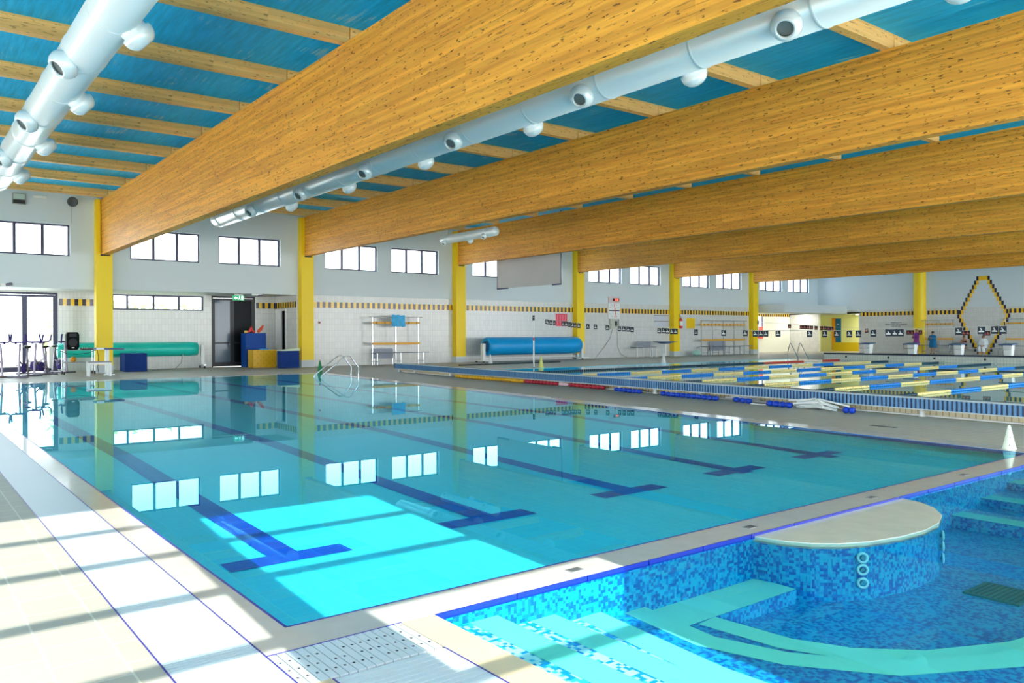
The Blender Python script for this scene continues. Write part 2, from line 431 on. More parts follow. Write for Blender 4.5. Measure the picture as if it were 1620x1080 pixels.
# lane lines with their T ends
for i in range(5):
    x0, x1 = 2.52 + 2.04 * i, 2.52 + 2.04 * i
    ln = MB(); yy = [y for y in ys if y > 6.6]; yy = [6.28] + yy[:-1] + [29.8]
    hw = 0.125
    for a, b in zip(yy, yy[1:]):
        za, zb = pool_floor_z(a) + 0.004, pool_floor_z(b) + 0.004
        xa, xb = x0 + (a - 6.3) * 0.012 * i / 4, x0 + (b - 6.3) * 0.012 * i / 4
        ln.quad((xa - hw, a, za), (xa + hw, a, za), (xb + hw, b, zb), (xb - hw, b, zb))
    ln.quad((x0 - 0.5, 6.05 + i * 0.1, -0.195), (x0 + 0.5, 6.05 + i * 0.1, -0.195), (x0 + 0.5, 6.31 + i * 0.1, -0.195), (x0 - 0.5, 6.31 + i * 0.1, -0.195))
    tag(ln.build('lane_line', M_LANE), 'dark blue T-ended lane line on the pool bottom, ' + ORD[i] + ' from the slatted drain', 'lane line', 'lane lines on the main pool bottom')

# slatted gutter along the left side and round the corner
def grate(name, label, x0, x1, y0, y1, along, pitch, gap):
    t = thing(name, label, 'drain grate', ((x0 + x1) / 2, (y0 + y1) / 2, 0))
    ox, oy = (x0 + x1) / 2, (y0 + y1) / 2
    MB().box(x0 - ox, x1 - ox, y0 - oy, y1 - oy, -0.10, -0.03).build('channel', M_DARK, t)
    g = MB()
    if along == 'y':
        n = int((y1 - y0) / pitch)
        for i in range(n): a = y0 + i * pitch - oy; g.box(x0 + 0.008 - ox, x1 - 0.008 - ox, a, a + pitch - gap, -0.028, 0.001)
    else:
        n = round((x1 - x0) / pitch); pitch = (x1 - x0) / n
        for i in range(n): a = x0 + i * pitch - ox; g.box(a, a + pitch - gap, y0 + 0.006 - oy, y1 - 0.004 - oy, -0.028, 0.001)
    g.build('slats', M_GRATE, t)
    e = MB()
    if along == 'y': e.box(x0 - ox, x0 + 0.008 - ox, y0 - oy, y1 - oy, -0.03, 0.003); e.box(x1 - 0.008 - ox, x1 - ox, y0 - oy, y1 - oy, -0.03, 0.003)
    else: e.box(x0 - ox, x1 - ox, y1 - 0.008 - oy, y1 - oy, -0.03, 0.003)
    e.build('edge_strip', mat('violet_edge', (58, 52, 140), 0.3), t)
    return t
grate('drain_grate', 'long white slatted overflow grate down the left side of the main pool', 1.02, 1.46, -1.0, 31.2, 'y', 0.030, 0.006)
gc = grate('drain_grate', 'short white slatted grate in the corner between the long pool and the mosaic pool', 1.46, 2.21, 3.43, 3.86, 'x', 0.047, 0.005)
hl = None
for i in range(16):
    for yy in (3.52, 3.62, 3.73):
        if random.random() < 0.8:
            if hl is None: hl = MB().box(0, 0.012, 0, 0.016, 0.0008, 0.0016).build('slot', M_DARK, gc); o = hl
            else: o = bpy.data.objects.new('slot', hl.data); COL.objects.link(o); o.parent = gc
            o.location = (-0.36 + i * 0.047, yy - 3.645, 0)
grate('drain_grate', 'white slatted grate in the foreground beside the mosaic pool steps', 1.60, 2.21, -1.0, 3.42, 'y', 0.047, 0.006)
fs = MB(); slab(fs, [(2.21, -3), (2.42, -3), (2.42, 3.86), (2.21, 3.86)], 0.001); slab(fs, [(1.46, -3), (1.60, -3), (1.60, 3.43), (1.46, 3.43)], 0.0005)
struct(fs.build('floor_step_kerb', M_BEIGE))
# beams, columns
for k in range(6):
    zb, zt = (5.02, 7.34) if k == 0 else (5.47, 7.38)
    o = MB().box(0, 0.30, -40.7, 0, zb, zt).build('glulam_beam', M_BEAM)
    o.location = (BX[k], 37.7, 0)
    tag(o, ['deep orange timber roof beam nearest the camera, left of all the others', 'second orange timber roof beam from the left', 'third orange timber roof beam from the left', 'fourth orange timber roof beam from the left', 'fifth orange timber roof beam from the left', 'farthest orange timber roof beam, close to the end wall'][k], 'roof beam', 'glulam roof beams')
for k in range(6):
    t = thing('yellow_column', 'yellow wall column under the ' + ['deep nearest', 'second', 'third', 'fourth', 'fifth', 'farthest'][k] + ' roof beam', 'column', (CX[k], YW, 0), group='yellow wall columns')
    zb = 5.02 if k == 0 else 5.47
    c = MB(); c.box(0, 0.64, -0.40, -0.001, 0.34, zb - 0.06); c.box(0, 0.17, -0.40, -0.001, zb - 0.06, ZR - 0.35); c.box(0.56, 0.64, -0.40, -0.001, zb - 0.06, ZR - 0.35); c.box(0.17, 0.56, -0.28, -0.001, zb - 0.06, ZR - 0.35)
    c.build('shaft', M_COLM, t)
    MB().box(-0.01, 0.65, -0.41, -0.001, 0, 0.34).build('plinth', M_SOF, t)
    MB().box(0.18, 0.55, -0.41, -0.29, zb - 0.06, zb - 0.01).build('bearing_plate', M_BLACK, t)
t = thing('yellow_column', 'round yellow column on the far end wall behind the person in a purple robe', 'column', (XB, 29.5, 0))
MB().cyl((-0.05, 0, 0.0), (-0.05, 0, ZR - 0.01), 0.45, 28).build('shaft', M_COLM, t)
# purlins on the beams
PY = [37.3 - 3.2 * i for i in range(13)]
for bay in range(3):
    x0, x1 = (-8, BX[0] + 0.14) if bay == 0 else (BX[bay - 1] + 0.16, BX[bay] + 0.14)
    for i, y in enumerate(PY):
        o = MB().box(0, x1 - x0, -0.2, 0, 0, 0.32).build('roof_purlin', M_PURL)
        o.location = (x0, y, 7.385)
        w = ['left of the nearest beam', 'between the nearest and second beams', 'between the second and third beams'][bay]
        tag(o, 'orange purlin, ' + ORD[i] + ' from the column wall, ' + w, 'purlin', 'roof purlins ' + w)

# upper windows
def window(n, x0, x1, z0, z1, y, panes, fr=0.07, mul=0.11, name='window'):
    f = MB(); d = 0.1
    f.box(x0, x1, y, y + d, z0, z0 + fr); f.box(x0, x1, y, y + d, z1 - fr, z1); f.box(x0, x0 + fr, y, y + d, z0 + fr, z1 - fr); f.box(x1 - fr, x1, y, y + d, z0 + fr, z1 - fr)
    cs = [x0 + (x1 - x0) * k / panes for k in range(1, panes)] if isinstance(panes, int) else panes
    for c in cs: f.box(c - mul / 2, c + mul / 2, y, y + d, z0 + fr, z1 - fr)
    o = f.build('%s_%d' % (name, n), M_FRAME); struct(o)
    es = [x0 + fr] + list(cs) + [x1 - fr]
    for a, b in zip(es, es[1:]): MB().box(a, b, y + 0.045, y + 0.055, z0 + fr, z1 - fr).build('pane', M_GLASS, o)
    return o
for n, w in enumerate(WIN): window(n + 1, w[0], w[1], w[2], w[3], YW + 0.12, 3)
window(20, *LOWW, YB + 0.08, [8.85, 10.01, 11.16], 0.07, 0.09)
window(21, 55.6, 58.2, 1.75, 3.05, YB + 0.08, [57.0], 0.06, 0.4)

# facade behind the camera: glazing with transoms, then an open side under a deep roof added to block the sun
fc = MB(); yf = -3.0
fc.box(1.22, 1.78, yf - 0.2, yf, 0, ZR); fc.box(3.58, 9.0, yf - 0.2, yf, 2.0, ZR); fc.box(-8, -1.2, yf - 0.2, yf, 1.7, ZR)
fc.box(-1.2, 1.22, yf - 0.2, yf, 6.75, ZR); fc.box(1.78, 3.58, yf - 0.2, yf, 6.48, ZR); fc.box(9, XB, yf - 0.2, yf, 7.2, ZR)
struct(fc.build('wall_front', M_UP))
struct(MB().box(-8.3, -8, -3.2, YB + 0.25, 2.7, ZR).build('wall_left', M_UP))
tr = MB()
for z in (6.12, 5.50, 4.86, 4.25, 3.62, 2.99, 2.36, 1.73, 1.10, 0.47): tr.box(-1.2, 1.22, yf - 0.1, yf - 0.04, z - 0.032, z + 0.032)
for z in (5.85, 5.13, 4.38, 3.68, 2.99, 2.36, 1.73, 1.10, 0.47): tr.box(1.78, 3.58, yf - 0.1, yf - 0.04, z - 0.035, z + 0.035)
o = struct(tr.build('window_40', M_FRAME))
MB().box(-1.2, 1.22, yf - 0.072, yf - 0.068, 0, 6.75).box(1.78, 3.58, yf - 0.072, yf - 0.068, 0, 6.48).build('pane', M_GLASS, o)
struct(MB().box(5.5, XB + 0.3, -18, yf - 0.2, ZR - 0.2, ZR).build('roof_sun_blocker', M_UP))  # unseen roof added to keep direct sun off the right-hand side
gr = MB(); slab(gr, [(-60, -60), (90, -60), (90, -3.0), (-60, -3.0)], -0.05); slab(gr, [(-60, YB + 0.3), (90, YB + 0.3), (90, 90), (-60, 90)], -0.05)
slab(gr, [(-60, -3), (-8, -3), (-8, YB + 0.3), (-60, YB + 0.3)], -0.05)
struct(gr.build('ground_outside', mat('outdoor_paving', (236, 232, 222), 0.9)))

# ---------------------------------------------------------------- mosaic pool in the right foreground
struct(MB().box(2.3, 11.75, -3, 3.9, -0.6, -0.46).build('floor_mosaic_pool', M_MOS))
kw = MB(); kw.box(2.42, 11.7, 3.852, 3.90, -0.6, -0.03); kw.box(2.38, 2.42, -3, 3.86, -0.6, -0.002); kw.box(11.66, 11.7, -3, 3.86, -0.6, -0.002)
struct(kw.build('wall_mosaic_pool', M_MOS))
kt = MB()
for i in range(16): kt.box(2.42 + i * 0.58 + 0.004, min(2.42 + (i + 1) * 0.58 - 0.004, 11.7), 3.840, 3.8515, -0.034, 0.003)
struct(kt.build('trim_mosaic_pool_edge', M_EDGE))
KW = MB(); KW.add([(2.42, -3, -0.022), (11.66, -3, -0.022), (11.66, 3.839, -0.022), (2.42, 3.839, -0.022)], [(0, 1, 2, 3)])
tag(KW.build('mosaic_pool_water', M_WATERK), 'clear water over the blue mosaic steps and round platform', 'water', kind='stuff')
edges = [
    [(2.86, 3.859), (2.84, -3)], [(3.31, 3.859), (3.24, -3)], [(3.71, 3.859), (3.62, 2.8), (3.66, 2.2), (3.95, 1.6), (4.6, 1.0), (6, 0.6), (9, 0.5), (9, -3)],
    [(4.13, 3.859), (4.06, 3.2), (4.2, 2.78), (4.52, 2.36), (5.12, 2.03), (6.1, 1.80), (8.2, 1.72), (9, 1.8), (9, -3)],
    [(5.40, 3.859), (5.40, 3.50), (4.44, 3.50), (4.50, 2.95), (4.66, 2.63), (4.97, 2.34), (5.5, 2.09), (6.3, 1.93), (8.2, 1.85), (9, 1.95), (9, -3)]]
zst = [-0.10, -0.19, -0.26, -0.315, -0.355]
st = thing('pool_steps', 'wide mosaic steps with pale plain nosings leading down into the blue mosaic pool', 'steps', (2.42, 3.86, 0)); st['kind'] = 'structure'
for e, z in zip(edges, zst):
    poly = [(2.42, 3.859)] + e + [(2.42, -3)]
    mb = MB(); slab(mb, [(x - 2.42, y - 3.86) for x, y in poly], z, -0.47 if z < -0.3 else z - 0.18)
    mb.build('step', M_MOSL if z > -0.29 else M_MOS, st)
    # plain nosing strip along the outer edge
    w = 0.2 if z > -0.33 else (0.16 if z > -0.34 else 0.20)
    nb = MB()
    pts = [p for p in e if p[1] > -2.9 and p[0] < 8.99] + ([e[-1]] if len(e) == 2 else [])
    if z == -0.355: nb.quad((4.05 - 2.42, -0.001, z + 0.002), (4.10 - 2.42, -0.36, z + 0.002), (5.40 - 2.42, -0.36, z + 0.002), (5.40 - 2.42, -0.001, z + 0.002)); pts = pts[2:]
    ins = []
    for i, p in enumerate(pts):
        a = pts[max(i - 1, 0)]; b = pts[min(i + 1, len(pts) - 1)]
        d = Vector((b[0] - a[0], b[1] - a[1])).normalized(); n = Vector((d.y, -d.x)); n = n if n.x < 0 or (abs(n.x) < .3 and n.y < 0) else -n
        ins.append((p[0] + n.x * w, p[1] + n.y * w))
    for (p, q, pi, qi) in zip(pts, pts[1:], ins, ins[1:]):
        nb.quad((pi[0] - 2.42, pi[1] - 3.86, z + 0.002), (qi[0] - 2.42, qi[1] - 3.86, z + 0.002), (q[0] - 2.42, q[1] - 3.86, z + 0.002), (p[0] - 2.42, p[1] - 3.86, z + 0.002))
    nb.build('nosing', M_TREAD, st)
st2 = thing('pool_steps', 'submerged mosaic steps at the far right end of the blue mosaic pool', 'steps', (8.7, 3.86, 0)); st2['kind'] = 'structure'
for i, (x, z) in enumerate(((8.75, -0.33), (9.45, -0.24), (10.15, -0.15))):
    MB().box(x - 8.7, 11.66 - 8.7, -6, -0.002, z - 0.13, z).build('step', M_MOS, st2)
    MB().box(x - 8.7, x - 8.7 + 0.26, -6, -0.002, z, z + 0.002).build('nosing', mat('deep_tread_tile', (50, 196, 196), 0.4), st2)
isl = [(5.36, 3.858), (5.42, 3.62), (5.52, 3.45), (5.68, 3.31), (5.92, 3.20), (6.25, 3.13), (6.6, 3.11), (6.95, 3.16), (7.25, 3.27), (7.5, 3.45), (7.65, 3.65), (7.7, 3.858)]
t = thing('stone_platform', 'half round pale stone platform standing in the mosaic pool against the divider', 'platform', (6.5, 3.86, 0))
mb = MB(); slab(mb, [(x - 6.5, y - 3.86) for x, y in isl[::-1]], -0.047, -0.46); mb.build('mosaic_body', M_MOS, t)
mb = MB(); slab(mb, [(x - 6.5, y - 3.86) for x, y in isl[::-1]], -0.017, -0.0615); mb.build('stone_top', M_STONE, t)
for j, (x, y) in enumerate(((5.84, 3.225), (6.98, 3.165))):
    for k, z in enumerate((-0.13, -0.22, -0.32)):
        n = Vector((x - 6.52, y - 3.95, 0)).normalized()
        jt = thing('water_jet', '%s round water jet of the %s column on the stone platform side' % (('top', 'middle', 'bottom')[k], ('left', 'right')[j]), 'jet', (x, y, z), group='water jets of the stone platform')
        ring = [Vector((math.cos(a) * -n.y, math.cos(a) * n.x, math.sin(a))) * 0.035 + n * 0.02 for a in [2 * PI * i / 16 for i in range(16)]]
        MB().tube(ring, 0.011, 6, True).build('ring', mat('jet_teal', (150, 214, 222), 0.4), jt)
        MB().cyl(n * 0.0, n * 0.022, 0.014, 10).build('spout', mat('jet_spout', (60, 140, 160), 0.4), jt)
t = thing('floor_drain', 'dark square drain grate on the floor of the mosaic pool', 'drain', (6.82, 2.63, -0.455))
MB().box(-0.21, 0.21, -0.20, 0.20, -0.004, 0.010).build('cover', mat('drain_cover', (30, 100, 112), 0.5), t)
d_ = MB()
for i in range(9): d_.box(-0.18, 0.18, -0.17 + i * 0.04, -0.155 + i * 0.04, 0.0101, 0.013)
d_.build('bars', mat('drain_bars', (12, 70, 84), 0.5), t)
for i, x in enumerate((3.61, 5.52, 7.42, 9.37)):
    t = thing('coping_drain', 'small grey square drain in the pale divider between the pools, %s from the left' % ORD[i], 'drain', (x, 3.995, 0.003), group='square drains in the pool divider')
    MB().box(-0.055, 0.055, -0.035, 0.035, -0.002, 0.003).build('frame', mat('grey_metal', (120, 122, 124), 0.4), t)
    g_ = MB()
    for k in range(4): g_.box(-0.045, 0.045, -0.028 + k * 0.015, -0.019 + k * 0.015, 0.0031, 0.0045)
    g_.build('grille', mat('dark_grille', (70, 72, 76), 0.5), t)

# ---------------------------------------------------------------- competition pool with raised end walls
F0, F1 = Vector((14.72, 1.0, 0)), Vector((17.05, 30.3, 0))
FL = (F1 - F0).length; FA = math.atan2((F1 - F0).y, (F1 - F0).x)
struct(MB().box(16.2, 45, -3, 28.9, -0.5, -0.12).build('floor_far_pool', tilemat('far_pool_tile', (150, 205, 205), (140, 198, 200), (120, 180, 190), 0.25, 0.125, 'xy', 0.006, 0.4)))
fw_ = MB(); fw_.add([(15.6, -3, -0.012), (44.0, -3, -0.012), (43.99, 28.775, -0.012), (17.8, 28.775, -0.012)], [(0, 1, 2, 3)])
tag(fw_.build('far_pool_water', M_WATERF), 'still water of the competition pool under the floating lane ropes', 'water', kind='stuff')
struct(MB().box(17.4, 44.2, 28.78, 28.9, -0.5, -0.001).build('wall_far_pool', M_POOL))
bk = thing('pool_bulkhead', 'long raised concrete pool end with a blue ribbed gutter along its top', 'pool wall', F0, FA); bk['kind'] = 'structure'
def prof_x(pts, mat_, name, x0=0, x1=None):
    x1 = FL if x1 is None else x1
    return MB().prism([(-a, z) for a, z in pts], 0, x0, x1).build(name, mat_, bk)   # local +y is away from the far pool
prof_x([(0.30, 0.0), (0.30, 0.16), (0.75, 0.30), (0.75, -0.2), (0.6, -0.2)], mat('beige_ribbed_tile', (212, 200, 168), 0.5), 'base')
prof_x([(0.02, 0.15), (0.02, 0.34), (0.55, 0.34), (0.55, 0.15)], mat('gutter_blue', (26, 52, 88), 0.35), 'gutter')
prof_x([(0.0, 0.335), (0.0, 0.365), (1.05, 0.30), (1.05, -0.15), (0.70, -0.15), (0.56, 0.3)], mat('grey_lip', (168, 186, 192), 0.4), 'lip')
prof_x([(0.0, 0.13), (0.0, 0.15), (0.5, 0.16), (0.5, 0.14)], mat('pale_lip', (196, 204, 204), 0.4), 'lower_lip')
prof_x([(0.20, 0.0), (0.20, 0.022), (0.31, 0.022), (0.31, 0.0)], M_WHITE, 'kerb')
rb = MB(); n = int(FL / 0.085)
for i in range(n): rb.box(i * 0.085, i * 0.085 + 0.045, -0.021, 0.004, 0.152, 0.333)
tag(rb.build('gutter_ribs', mat('rib_blue', (84, 136, 184), 0.35), bk), kind='stuff')
rs = MB(); n = int(FL / 0.12)
for i in range(n): rs.box(i * 0.12, i * 0.12 + 0.02, -0.305, -0.296, 0.022, 0.15)
tag(rs.build('base_ribs', mat('rib_beige', (170, 156, 120), 0.5), bk), kind='stuff')
for s in (30.05 - 1, 27.6, 24.6, 22.0, 17.6, 14.9, 13.5, 11.9, 9.0, 6.3):
    f_ = MB().lathe([(0.0, 0.0), (0.065, 0.0), (0.065, 0.02), (0.05, 0.03), (0.05, 0.13), (0.0, 0.13)], (s, -0.12, 0.0), 10).build('overflow_foot', M_WHITE, bk)
# raised far end with starting blocks
ew = thing('pool_end_wall', 'raised pale far pool end with a dark top edge carrying starting blocks', 'pool wall', (44, 26.6, 0)); ew['kind'] = 'structure'
MB().box(0, 1.5, -29.6, 0, -0.15, 0.37).build('body', tilemat('end_wall_tile', (224, 224, 210), (216, 217, 204), (190, 196, 190), 0.15, 0.15, 'yz', 0.012, 0.5), ew)
MB().box(-0.05, 0.05, -29.6, 0.0, 0.33, 0.41).build('dark_edge', M_NAVY, ew)
MB().box(0.05, 1.5, -29.6, 0.0, 0.37, 0.395).build('top_paving', M_DECK, ew)
for i in range(6): MB().cyl((-0.02, -1.4 - i * 2.5, 0.2), (0.02, -1.4 - i * 2.5, 0.2), 0.06, 10).build('number_disc', M_BLACK, ew)
# starting blocks
def starting_block(label, loc, rz, h=0.52, group='starting blocks on the far pool end'):
    t = thing('starting_block', label, 'starting block', loc, rz, group)
    MB().hexa([(-0.36, -0.32, h), (0.36, -0.32, h - 0.09 + 0.14), (0.36, 0.32, h + 0.05), (-0.36, 0.32, h), (-0.36, -0.32, h + 0.05), (0.36, -0.32, h + 0.10), (0.36, 0.32, h + 0.10), (-0.36, 0.32, h + 0.05)]).build('platform', mat('block_blue_grey', (62, 92, 130), 0.5), t)
    MB().hexa([(-0.05, -0.16, 0), (0.25, -0.16, 0), (0.25, 0.16, 0), (-0.05, 0.16, 0), (-0.1, -0.2, h), (0.3, -0.2, h), (0.3, 0.2, h), (-0.1, 0.2, h)]).build('pedestal', M_WHITE, t)
    MB().tube([(-0.30, -0.28, h), (-0.36, -0.28, h - 0.22), (-0.36, 0.28, h - 0.22), (-0.30, 0.28, h)], 0.018, 6).build('grab_bar', M_STEEL, t)
    return t
for i, y in enumerate((24.3, 21.75, 19.3, 16.9)):
    starting_block('blue topped white starting block on the far pool end, %s from the left' % ORD[i], (44.7, y, 0.395), 0.0)
# lane ropes
def rope_section(c1, length=1.83, r=0.047):
    k = 16; pr = []
    p = length / k
    for i in range(k): pr += [(0.012, i * p), (r, i * p + p * 0.2), (r, i * p + p * 0.75), (0.012, i * p + p * 0.95)]
    return MB().lathe(pr, (0, 0, 0), 8, (1, 0, 0)), c1
SECM = {k: MB().lathe([q for i in range(16) for q in ((0.012, i * 0.114), (0.043, i * 0.114 + 0.022), (0.043, i * 0.114 + 0.066), (0.012, i * 0.114 + 0.086))], (0, 0, 0), 8, (1, 0, 0)) for k in 'bydrw'}
CL = {'b': mat('float_blue', (10, 132, 226), 0.35), 'y': mat('float_yellow', (250, 226, 150), 0.4), 'd': mat('float_dark', (20, 62, 84), 0.4), 'r': mat('float_red', (214, 66, 56), 0.4), 'w': mat('float_white', (236, 226, 206), 0.4)}
SECD = {}
def lane_rope(label, y, pattern, x0):
    t = thing('lane_rope', label, 'lane rope', (x0, y, 0.02), 0, 'floating lane ropes')
    L = len(pattern) * 1.84
    MB().cyl((-0.7, 0, 0), (L + 0.5, 0, 0), 0.008, 6).build('cable', M_STEEL, t)
    for i, k in enumerate(pattern):
        nm = {'b': 'blue_floats', 'y': 'yellow_floats', 'd': 'dark_floats', 'r': 'red_floats', 'w': 'white_floats'}[k]
        if k not in SECD:
            o = SECM[k].build(nm, CL[k], t); SECD[k] = o.data
        else:
            o = bpy.data.objects.new(nm, SECD[k]); COL.objects.link(o); o.parent = t
        o.location = (i * 1.84, 0, 0)
    hk = MB().tube([Vector((L + 0.55 + 0.07 * math.cos(a), 0, 0.07 * math.sin(a))) for a in [2 * PI * i / 10 for i in range(10)]], 0.014, 6, True)
    hk.build('hook', M_STEEL, t)
    return t
YR = (9.85, 12.2, 14.6, 17.1, 19.7, 22.5, 25.5)
PAT = ('ddybybybybybdd', 'ddybybybybybdd', 'ddybybybybybdd', 'ddybybybybybdd', 'dbybybybybybyd', 'bybybybybybyyd', 'ddddddddddrrwr')
for i, (y, p) in enumerate(zip(YR, PAT)):
    w = 'dark lane rope with red floats at its far end, farthest across the competition pool' if i == 6 else 'blue and yellow floating lane rope in the competition pool, %s nearest the camera' % ('' if i == 0 else ORD[i])
    lane_rope(' '.join(w.split()).replace(', nearest', ', nearest'), y, p, 16.05 + y * 0.08)
# backstroke flags
FLAGM = MB().box(-0.003, 0.003, -0.1, 0.1, -0.22, 0.0)
def swim_mark(sc=1.0):
    """little white swimmer over a wave bar"""
    m = MB(); x = -0.006
    m.prism([(-0.075 * sc, -0.17 * sc), (0.075 * sc, -0.17 * sc), (0.07 * sc, -0.135 * sc), (0.03 * sc, -0.125 * sc), (-0.02 * sc, -0.13 * sc), (-0.07 * sc, -0.14 * sc)], 0, x, x + 0.001)
    m.prism([(-0.03 * sc, -0.12 * sc), (0.03 * sc, -0.115 * sc), (0.0, -0.075 * sc)], 0, x, x + 0.001)
    m.prism([(0.02 * sc + 0.018 * sc * math.cos(a), -0.065 * sc + 0.018 * sc * math.sin(a)) for a in [2 * PI * i / 8 for i in range(8)]], 0, x, x + 0.001)
    return m
def flag_line(label, x, pts, col, em, pole_pt):
    t = thing('flag_line', label, 'flag line', (x, 0, 0), 0, 'backstroke flag lines')
    MB().tube([pole_pt] + [(0, y, z + 0.11) for y, z in pts] + [(0, 5.0, pts[-1][1] + 0.35)], 0.008, 5).build('rope', mat('pale_rope', (210, 210, 205), 0.6), t)
    fd = ed = None
    for y, z in pts:
        if fd is None: f = FLAGM.build('flag', col, t); fd = f.data; e = swim_mark(0.95).build('emblem', em, f); ed = e.data
        else:
            f = bpy.data.objects.new('flag', fd); COL.objects.link(f); f.parent = t
            e = bpy.data.objects.new('emblem', ed); COL.objects.link(e); e.parent = f
        f.location = (0, y, z + 0.11); f.rotation_euler = (0, 0, random.uniform(-0.15, 0.15))
FP1 = [(29.3, 2.17), (29.22, 2.14), (28.99, 2.12), (28.75, 2.10), (28.13, 2.06), (27.91, 2.05), (27.69, 2.01), (27.47, 1.98), (27.3, 1.97), (27.05, 1.95), (26.46, 1.91), (25.97, 1.88), (25.22, 1.85), (24.49, 1.79), (24.23, 1.78), (23.97, 1.77), (23.75, 1.75), (22.24, 1.69), (22.0, 1.69), (21.8, 1.68), (21.57, 1.66), (21.38, 1.66), (20.36, 1.62), (19.05, 1.59), (18.09, 1.58), (17.66, 1.56), (17.42, 1.56), (17.21, 1.56), (16.72, 1.56), (15.49, 1.55), (14.93, 1.54), (14.5, 1.54), (14.06, 1.54), (13.75, 1.54), (13.25, 1.56), (12.76, 1.57), (12.56, 1.57), (12.38, 1.57), (10.67, 1.61), (10.05, 1.63), (9.7, 1.64), (9.49, 1.64)]
FP2 = [(26.94, 1.97), (26.17, 1.92), (25.97, 1.92), (25.77, 1.9), (25.54, 1.88), (25.26, 1.86), (24.92, 1.84), (24.69, 1.84), (24.5, 1.82), (24.31, 1.8), (22.32, 1.69), (20.11, 1.59), (19.92, 1.59), (19.51, 1.59), (17.44, 1.55), (17.26, 1.55), (16.5, 1.53), (16.36, 1.53)]
flag_line('string of navy flags with white swimmers across the near end of the competition pool', 24.75, FP1, mat('flag_navy', (30, 42, 60), 0.6), M_WHITE, (-1.0, 29.8, 2.42))
flag_line('string of dark flags with red marks across the far end of the competition pool', 41.0, FP2, mat('flag_dark', (44, 24, 34), 0.6), mat('flag_red_mark', (230, 120, 110), 0.6), (0.5, 29.4, 2.25))
def flag_pole(label, x, y, h):
    t = thing('flag_pole', label, 'pole', (x, y, 0), 0, 'flag poles beside the competition pool')
    MB().cyl((0, 0, 0), (0, 0, h), 0.035, 10).build('pole', M_WHITE, t)
    MB().cyl((0, 0, h - 0.2), (0, 0, h + 0.05), 0.055, 8).build('clamp', M_BLACK, t)
    MB().cyl((0, 0, 1.28), (0, 0, 1.42), 0.037, 10).build('red_band', M_REDP, t)
    MB().lathe([(0.09, 0), (0.09, 0.02), (0.036, 0.03)], (0, 0, 0), 12).build('base', M_STEEL, t)
flag_pole('tall white flag pole on the deck in front of the blue cover roll', 24.35, 29.8, 2.42)
flag_pole('dark topped flag pole at the far pool corner near the red rescue board', 41.5, 29.4, 2.3)

# ---------------------------------------------------------------- ventilation ducts
def nozzle(par, base, d, r=0.13):
    d = Vector(d).normalized(); b = Vector(base)
    o = MB().lathe([(r * 1.05, -0.14), (r * 1.05, 0.06), (r * 1.28, 0.08), (r * 1.3, 0.13)], b, 18, d).build('nozzle', M_DUCT, par)
    pr = [(r * 1.28 * math.cos(a), 0.13 + r * 1.05 * math.sin(a)) for a in [PI / 2 * 0.62 * i / 6 for i in range(7)]]
    MB().lathe([(r * 1.28, 0.11)] + pr + [(pr[-1][0] - 0.01, pr[-1][1] - 0.05)], b, 18, d).build('ball', M_DUCT, o)
    MB().lathe([(pr[-1][0] - 0.01, 0.13 + r * 0.4), (0.0, 0.13 + r * 0.4)], b, 18, d).build('outlet', mat('duct_inside', (120, 128, 130), 0.6), o)
def duct(label, x, z, y0, y1, r, ystart, step, nr=0.13):
    t = thing('ventilation_duct', label, 'duct', (x, y1, z), 0, 'ventilation ducts under the roof')
    MB().lathe([(0.0, 0), (r - 0.02, 0), (r, 0.02), (r, y1 - y0), (0, y1 - y0)], (0, 0, 0), 28, (0, -1, 0)).build('pipe', M_DUCT, t)
    j = None; y = 0.5
    while y < y1 - y0:
        if j is None: j = MB().lathe([(r, 0), (r + 0.012, 0.01), (r + 0.012, 0.05), (r, 0.06)], (0, 0, 0), 28, (0, -1, 0)).build('seam', M_DUCT, t); o = j
        else: o = bpy.data.objects.new('seam', j.data); COL.objects.link(o); o.parent = t
        o.location = (0, -y, 0); y += step / 2
    i = 0; y = ystart
    while y > y0 + 0.3:
        s = -1 if i % 2 == 0 else 1
        dv = Vector((s * 0.74, -0.30 if s < 0 else 0.1, -0.66)).normalized()
        nozzle(t, (dv.x * r * 0.9, y - y1, dv.z * r * 0.9), dv, nr)
        y -= step / 2; i += 1
    return t
duct('broad white ventilation duct with ball nozzles at the upper left', 2.64, 6.35, 4.0, 29.0, 0.36, 28.5, 4.45, 0.19)
duct('long white ventilation duct with ball nozzles hanging along the nearest beam', 10.72, 6.35, 2.0, 33.4, 0.36, 28.9, 4.4, 0.18)
duct('white ventilation duct mostly hidden behind the second beam, only its nozzles showing', 19.85, 6.85, 4.0, 34.6, 0.36, 30.85, 4.7, 0.19)
t = duct('short thin silver duct with three nozzles ending under the third beam', 20.4, 5.95, 27.5, 31.6, 0.2, 31.2, 3.1, 0.1)
for y in (-0.5, -3.4): MB().cyl((0, y, 0.18), (0, y, ZR - 5.95), 0.012, 6).build('hanger', M_STEEL, t)
def batten(label, p, rz, L=1.3):
    t = thing('batten_light', label, 'light fitting', p, rz, 'strip lights under the roof')
    MB().box(-L / 2, L / 2, -0.07, 0.07, 0.02, 0.09).build('body', M_WHITE, t)
    for s in (-0.04, 0.04): MB().cyl((-L / 2 + 0.04, s, 0.0), (L / 2 - 0.04, s, 0.0), 0.018, 8).build('tube', M_WHITE, t)
    for s in (-L / 2, L / 2): MB().box(s - 0.02, s + 0.02, -0.07, 0.07, -0.02, 0.09).build('end_cap', M_WHITE, t)
    for s in (-0.4, 0.4): MB().cyl((s, 0, 0.09), (s, 0, 7.38 - p[2]), 0.006, 5).build('hanger', M_STEEL, t)
batten('white strip light hanging beside the long duct under the second purlins', (11.55, 9.5, 6.35), PI / 2)
